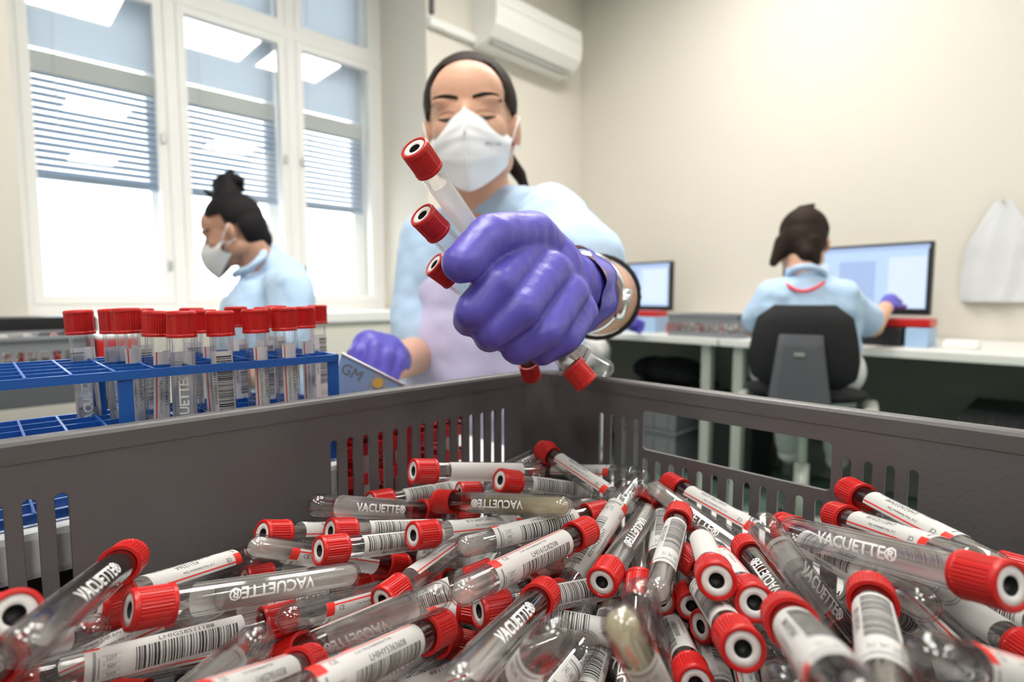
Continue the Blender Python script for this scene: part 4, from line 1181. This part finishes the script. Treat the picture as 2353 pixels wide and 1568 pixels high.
# --- the woman by the window, in profile
p0 = P4(610, 900, 1.62); w2_ = empty('person', (p0.x, p0.y, 0))
tag(w2_, 'woman with a black hair bun and white mask in profile before the window', 'person')
HC2 = P4(536, 532, 1.58); f2 = -camR * 1.0 - camF * .22 + Vector((0, 0, -.42)); HM2 = frame_from(f2)
hp, ht2 = head_prims(HC2, HM2, .93)
s1, s2 = P4(672, 668, 1.50), P4(590, 660, 1.78)
ch2, hp2 = P4(610, 760, 1.64), P4(612, 930, 1.66)
el2, wr2 = P4(655, 860, 1.45), P4(505, 880, 1.42)
body = hp + [cap_(HC2 + HM2 @ Vector((0, -.03, -.06)), P4(610, 650, 1.64), .052, .060), cap_(s1, s2, .05, .05), elp(ch2, (.11, .15, .17), Mview), elp(hp2, (.12, .15, .14), Mview),
             cap_(s1, el2, .045, .038), cap_(el2, wr2, .037, .026), cap_(s2, s2 + (el2 - s1), .045, .038)]
for k in (-1, 1):
    a = hp2 + camF * .08 * k; body += [cap_(a, Vector((a.x, a.y, .48)), .085, .058), cap_(Vector((a.x, a.y, .48)), Vector((a.x, a.y, .09)), .055, .04), cap_(Vector((a.x, a.y, .045)), Vector((a.x, a.y, .04)) - camR * .14, .042, .034)]
bd = organic('body', body, .006, 2, m_skin2, w2_)
face_details(bd, ht2, .93, HM2, hairm=m_hairb)
mask_mesh('face_mask', ht2, .93, w2_, HM2, ridge=False, n=16)
def t2(x, y, z): return HC2 + HM2 @ Vector((x, y, z))
bunc = P4(522, 424, 1.60)
bun = [elp(bunc, (.036, .040, .036)), elp(bunc + camR * .030 + Vector((0, 0, .010)), (.024, .03, .022)), elp(bunc - camR * .025 - Vector((0, 0, .006)), (.022, .025, .028)), cap_(bunc, t2(0, -.02, .09), .034, .045),
       cap_(bunc + camR * .035 + Vector((0, 0, .012)), bunc + camR * .050 - Vector((0, 0, .018)), .011, .008), cap_(bunc + Vector((0, 0, .02)), bunc + camR * .014 + Vector((0, 0, .040)), .014, .010), cap_(P4(485, 448, 1.6), P4(470, 438, 1.6), .01, .005), elp(t2(0, -.055, -.045), (.05, .035, .045))]
hair_cap('hair', HC2, HM2, .93, m_hairb, w2_, lambda q: q.y > .0 and q.z < .052 + .1 * (q.y - .0) or (abs(q.x) > .05 and q.z < .005 and q.y > -.035), bun, 1.03)
st2 = [cap_(P4(598, 610, 1.64), P4(622, 670, 1.66), .060, .10), cap_(P4(610, 596, 1.66), P4(655, 650, 1.62), .060, .078), cap_(s1, s2, .066, .066), elp(ch2, (.125, .17, .20), Mview), elp(hp2, (.135, .17, .19), Mview), cap_(s1, s1.lerp(el2, .65), .066, .064), cap_(s2, s2 + (el2 - s1) * .6, .06, .056),
       cap_(P4(555, 720, 1.62), P4(560, 800, 1.62), .07, .09)]
organic('polo_shirt', st2, .008, 6, m_shirt, w2_, fold=folds(14, .007))
mb = MB(); cc = P4(582, 618, 1.63)
mb.path([P4(*v) for v in ((545, 628, 1.56), (575, 618, 1.53), (602, 590, 1.55), (612, 566, 1.64), (600, 575, 1.72), (560, 615, 1.72), (540, 632, 1.64))], .012, 10, closed=True); mb.build('collar', m_shirt, w2_)
organic('trousers', [x for k in (-1, 1) for a in [hp2 + camF * .08 * k] for x in (cap_(a - Vector((0, 0, .05)), Vector((a.x, a.y, .48)), .10, .075), cap_(Vector((a.x, a.y, .48)), Vector((a.x, a.y, .12)), .073, .062))] + [elp(hp2 - Vector((0, 0, .1)), (.13, .16, .12), Mview)], .012, 2, m_trouser, w2_)
for k in (-1, 1):
    a = hp2 + camF * .08 * k
    organic('shoe', [cap_(Vector((a.x, a.y, .05)), Vector((a.x, a.y, .045)) - camR * .16, .05, .042)], .010, 1, m_white_paint, w2_)

# --- the woman at the large monitor, from behind
def seated(tagtext, hc, head_z, mdepth, hair, sh_l, sh_r, chest, hip, el_l, wr_l, el_r, wr_r, face, knee_h, shoe, glove_r=True, glove_l=True, tilt=-.35, skin=None, hands=('r',)):
    sk = skin or m_skin
    r = empty('person', (hip.x, hip.y, 0)); tag(r, tagtext, 'person')
    f = Vector((math.cos(face), math.sin(face), 0)); rt_ = Vector((f.y, -f.x, 0)); M = frame_from(f + Vector((0, 0, tilt)))
    hpm, tt = head_prims(hc, M, .98)
    Mb = Matrix((rt_, f, Vector((0, 0, 1)))).transposed()
    nb = (sh_l + sh_r) / 2 + Vector((0, 0, .02))
    kn = [hip + f * .42 + rt_ * .10 * k + Vector((0, 0, knee_h)) for k in (-1, 1)]
    an = [Vector((k_.x, k_.y, 0)) + f * shoe[0] + Vector((0, 0, shoe[1])) for k_ in kn]
    b = hpm + [cap_(hc + M @ Vector((0, -.03, -.05)), nb, .050, .056), cap_(sh_l, sh_r, .048, .048), elp(chest, (.15, .09, .17), Mb), elp(hip, (.17, .13, .12), Mb),
               cap_(sh_l, el_l, .044, .037), cap_(el_l, wr_l, .037, .025), cap_(sh_r, el_r, .044, .037), cap_(el_r, wr_r, .037, .025)]
    for k in (0, 1): b += [cap_(hip + rt_ * .09 * (2 * k - 1), kn[k], .085, .058), cap_(kn[k], an[k], .056, .038), cap_(an[k], an[k] + f * .12 - Vector((0, 0, .03)), .038, .032)]
    bdy = organic('body', b, .007, 2, sk, r)
    organic('polo_shirt', [cap_(nb + Vector((0, 0, .012)), nb - Vector((0, 0, .06)), .062, .10), cap_(sh_l, sh_r, .062, .062), cap_(sh_l - Vector((0, 0, .05)), sh_r - Vector((0, 0, .05)), .07, .07), elp(chest, (.172, .112, .20), Mb), elp(hip + Vector((0, 0, .08)), (.172, .13, .16), Mb),
                           cap_(sh_l, sh_l.lerp(el_l, .78), .056, .058), cap_(sh_r, sh_r.lerp(el_r, .78), .056, .058), cap_(nb + Vector((0, 0, .0)), sh_l.lerp(nb, .35), .058, .058), cap_(nb + Vector((0, 0, .0)), sh_r.lerp(nb, .35), .058, .058)], .008, 10, m_shirt, r, fold=folds(12, .008))
    organic('trousers', [cap_(hip + rt_ * .09 * (2 * k - 1), kn[k], .10, .075) for k in (0, 1)] + [cap_(kn[k], kn[k].lerp(an[k], .88), .072, .056) for k in (0, 1)] + [elp(hip, (.185, .145, .12), Mb)], .012, 2, m_trouser, r)
    for k in (0, 1): organic('shoe', [cap_(an[k] - Vector((0, 0, .005)), an[k] + f * .14 - Vector((0, 0, .02)), .048, .040)], .010, 1, m_white_paint, r)
    mb = MB(); mb.path([nb + rt_ * (.054 * math.cos(a)) + f * (.054 * math.sin(a)) + Vector((0, 0, .052 - .028 * math.sin(a))) for a in [i * math.pi / 12 for i in range(24)]], .012, 8, closed=True); mb.build('collar', m_shirt, r)
    for side, w_, e_ in (('l', wr_l, el_l), ('r', wr_r, el_r)):
        d = (w_ - e_).normalized(); u = d.cross(f if abs(d.dot(f)) < .8 else Vector((0, 0, 1))).normalized(); v = d.cross(u)
        pr = [cap_(w_, w_ + d * .07, .026, .030)]
        for q in range(4): pr += [cap_(w_ + d * .07 + u * (-.024 + .016 * q), w_ + d * .105 + u * (-.026 + .017 * q) + v * .012, .010, .009), cap_(w_ + d * .105 + u * (-.026 + .017 * q) + v * .012, w_ + d * (.112 - .006 * abs(q - 1.5)) + u * (-.026 + .017 * q) + v * .038, .009, .008)]
        pr += [cap_(w_ + d * .02 + u * .026, w_ + d * .065 + u * .048 + v * .02, .012, .009)]
        organic('glove', pr, .004, 2, m_glove, r)
    return r, M, tt, nb, f, rt_

fa = rad(14)
hc3 = P3(1846, 560, 2.02)
r3, M3, tt3, nb3, f3, rt3 = seated('woman in a light blue polo and red lanyard seen from behind at the large monitor', hc3, 0, 0, None,
    P3(1772, 684, 1.96), P3(1930, 680, 1.92), P3(1852, 745, 2.0), P3(1850, 848, 2.02),
    P3(1733, 752, 2.03), P3(1768, 778, 2.28), P3(2003, 752, 2.0), P3(2036, 706, 2.14), fa, -.06, (.22, .20))
def hx(x, y, z): return hc3 + M3 @ Vector((x, y, z))
hair_cap('hair', hc3, M3, 1.0, m_hair, r3, lambda q: q.y > .045 and q.z < .055, [cap_(hx(-.055, -.055, -.02), hx(-.085, -.06, -.095), .036, .016), cap_(hx(.03, -.07, -.03), hx(.05, -.07, -.10), .038, .014), cap_(hx(.045, -.05, .03), hx(.085, -.045, .038), .020, .004), cap_(hx(.0, -.05, .10), hx(.03, -.055, .125), .03, .006), cap_(hx(0, -.06, -.02), hx(.02, -.085, -.075), .05, .028)], 1.0, .006)
mb = MB(); mb.path([nb3 + rt3 * (.074 * math.cos(a)) - f3 * (.088 * math.sin(a)) + Vector((0, 0, .030 + .02 * math.cos(a * 2) - .012 * math.sin(a))) for a in [rad(38 + i * 104 / 10) for i in range(11)]], .0055, 8); mb.build('lanyard', m_lanyard, r3)
cp3 = P3(1850, 890, 2.02)
office_chair((cp3.x, cp3.y, 0), fa, 'black office chair with grey spine under the woman at the large monitor')

# --- a colleague at the small monitor, almost hidden by the reaching woman
hp4 = P3(1290, 850, 2.55)
seated('person at the small monitor, hidden behind the reaching arm but for a violet glove', P3(1228, 528, 2.62), 0, 0, None, P3(1180, 610, 2.66), P3(1268, 614, 2.52), P3(1235, 690, 2.60), P3(1262, 830, 2.62),
       P3(1150, 720, 2.72), P3(1200, 745, 2.90), P3(1300, 705, 2.55), P3(1425, 738, 2.66), rad(20), .02, (.0, .09))
c4 = P3(1262, 830, 2.62)
office_chair((c4.x, c4.y, 0), rad(20), 'office chair hidden behind the reaching woman at the small monitor')
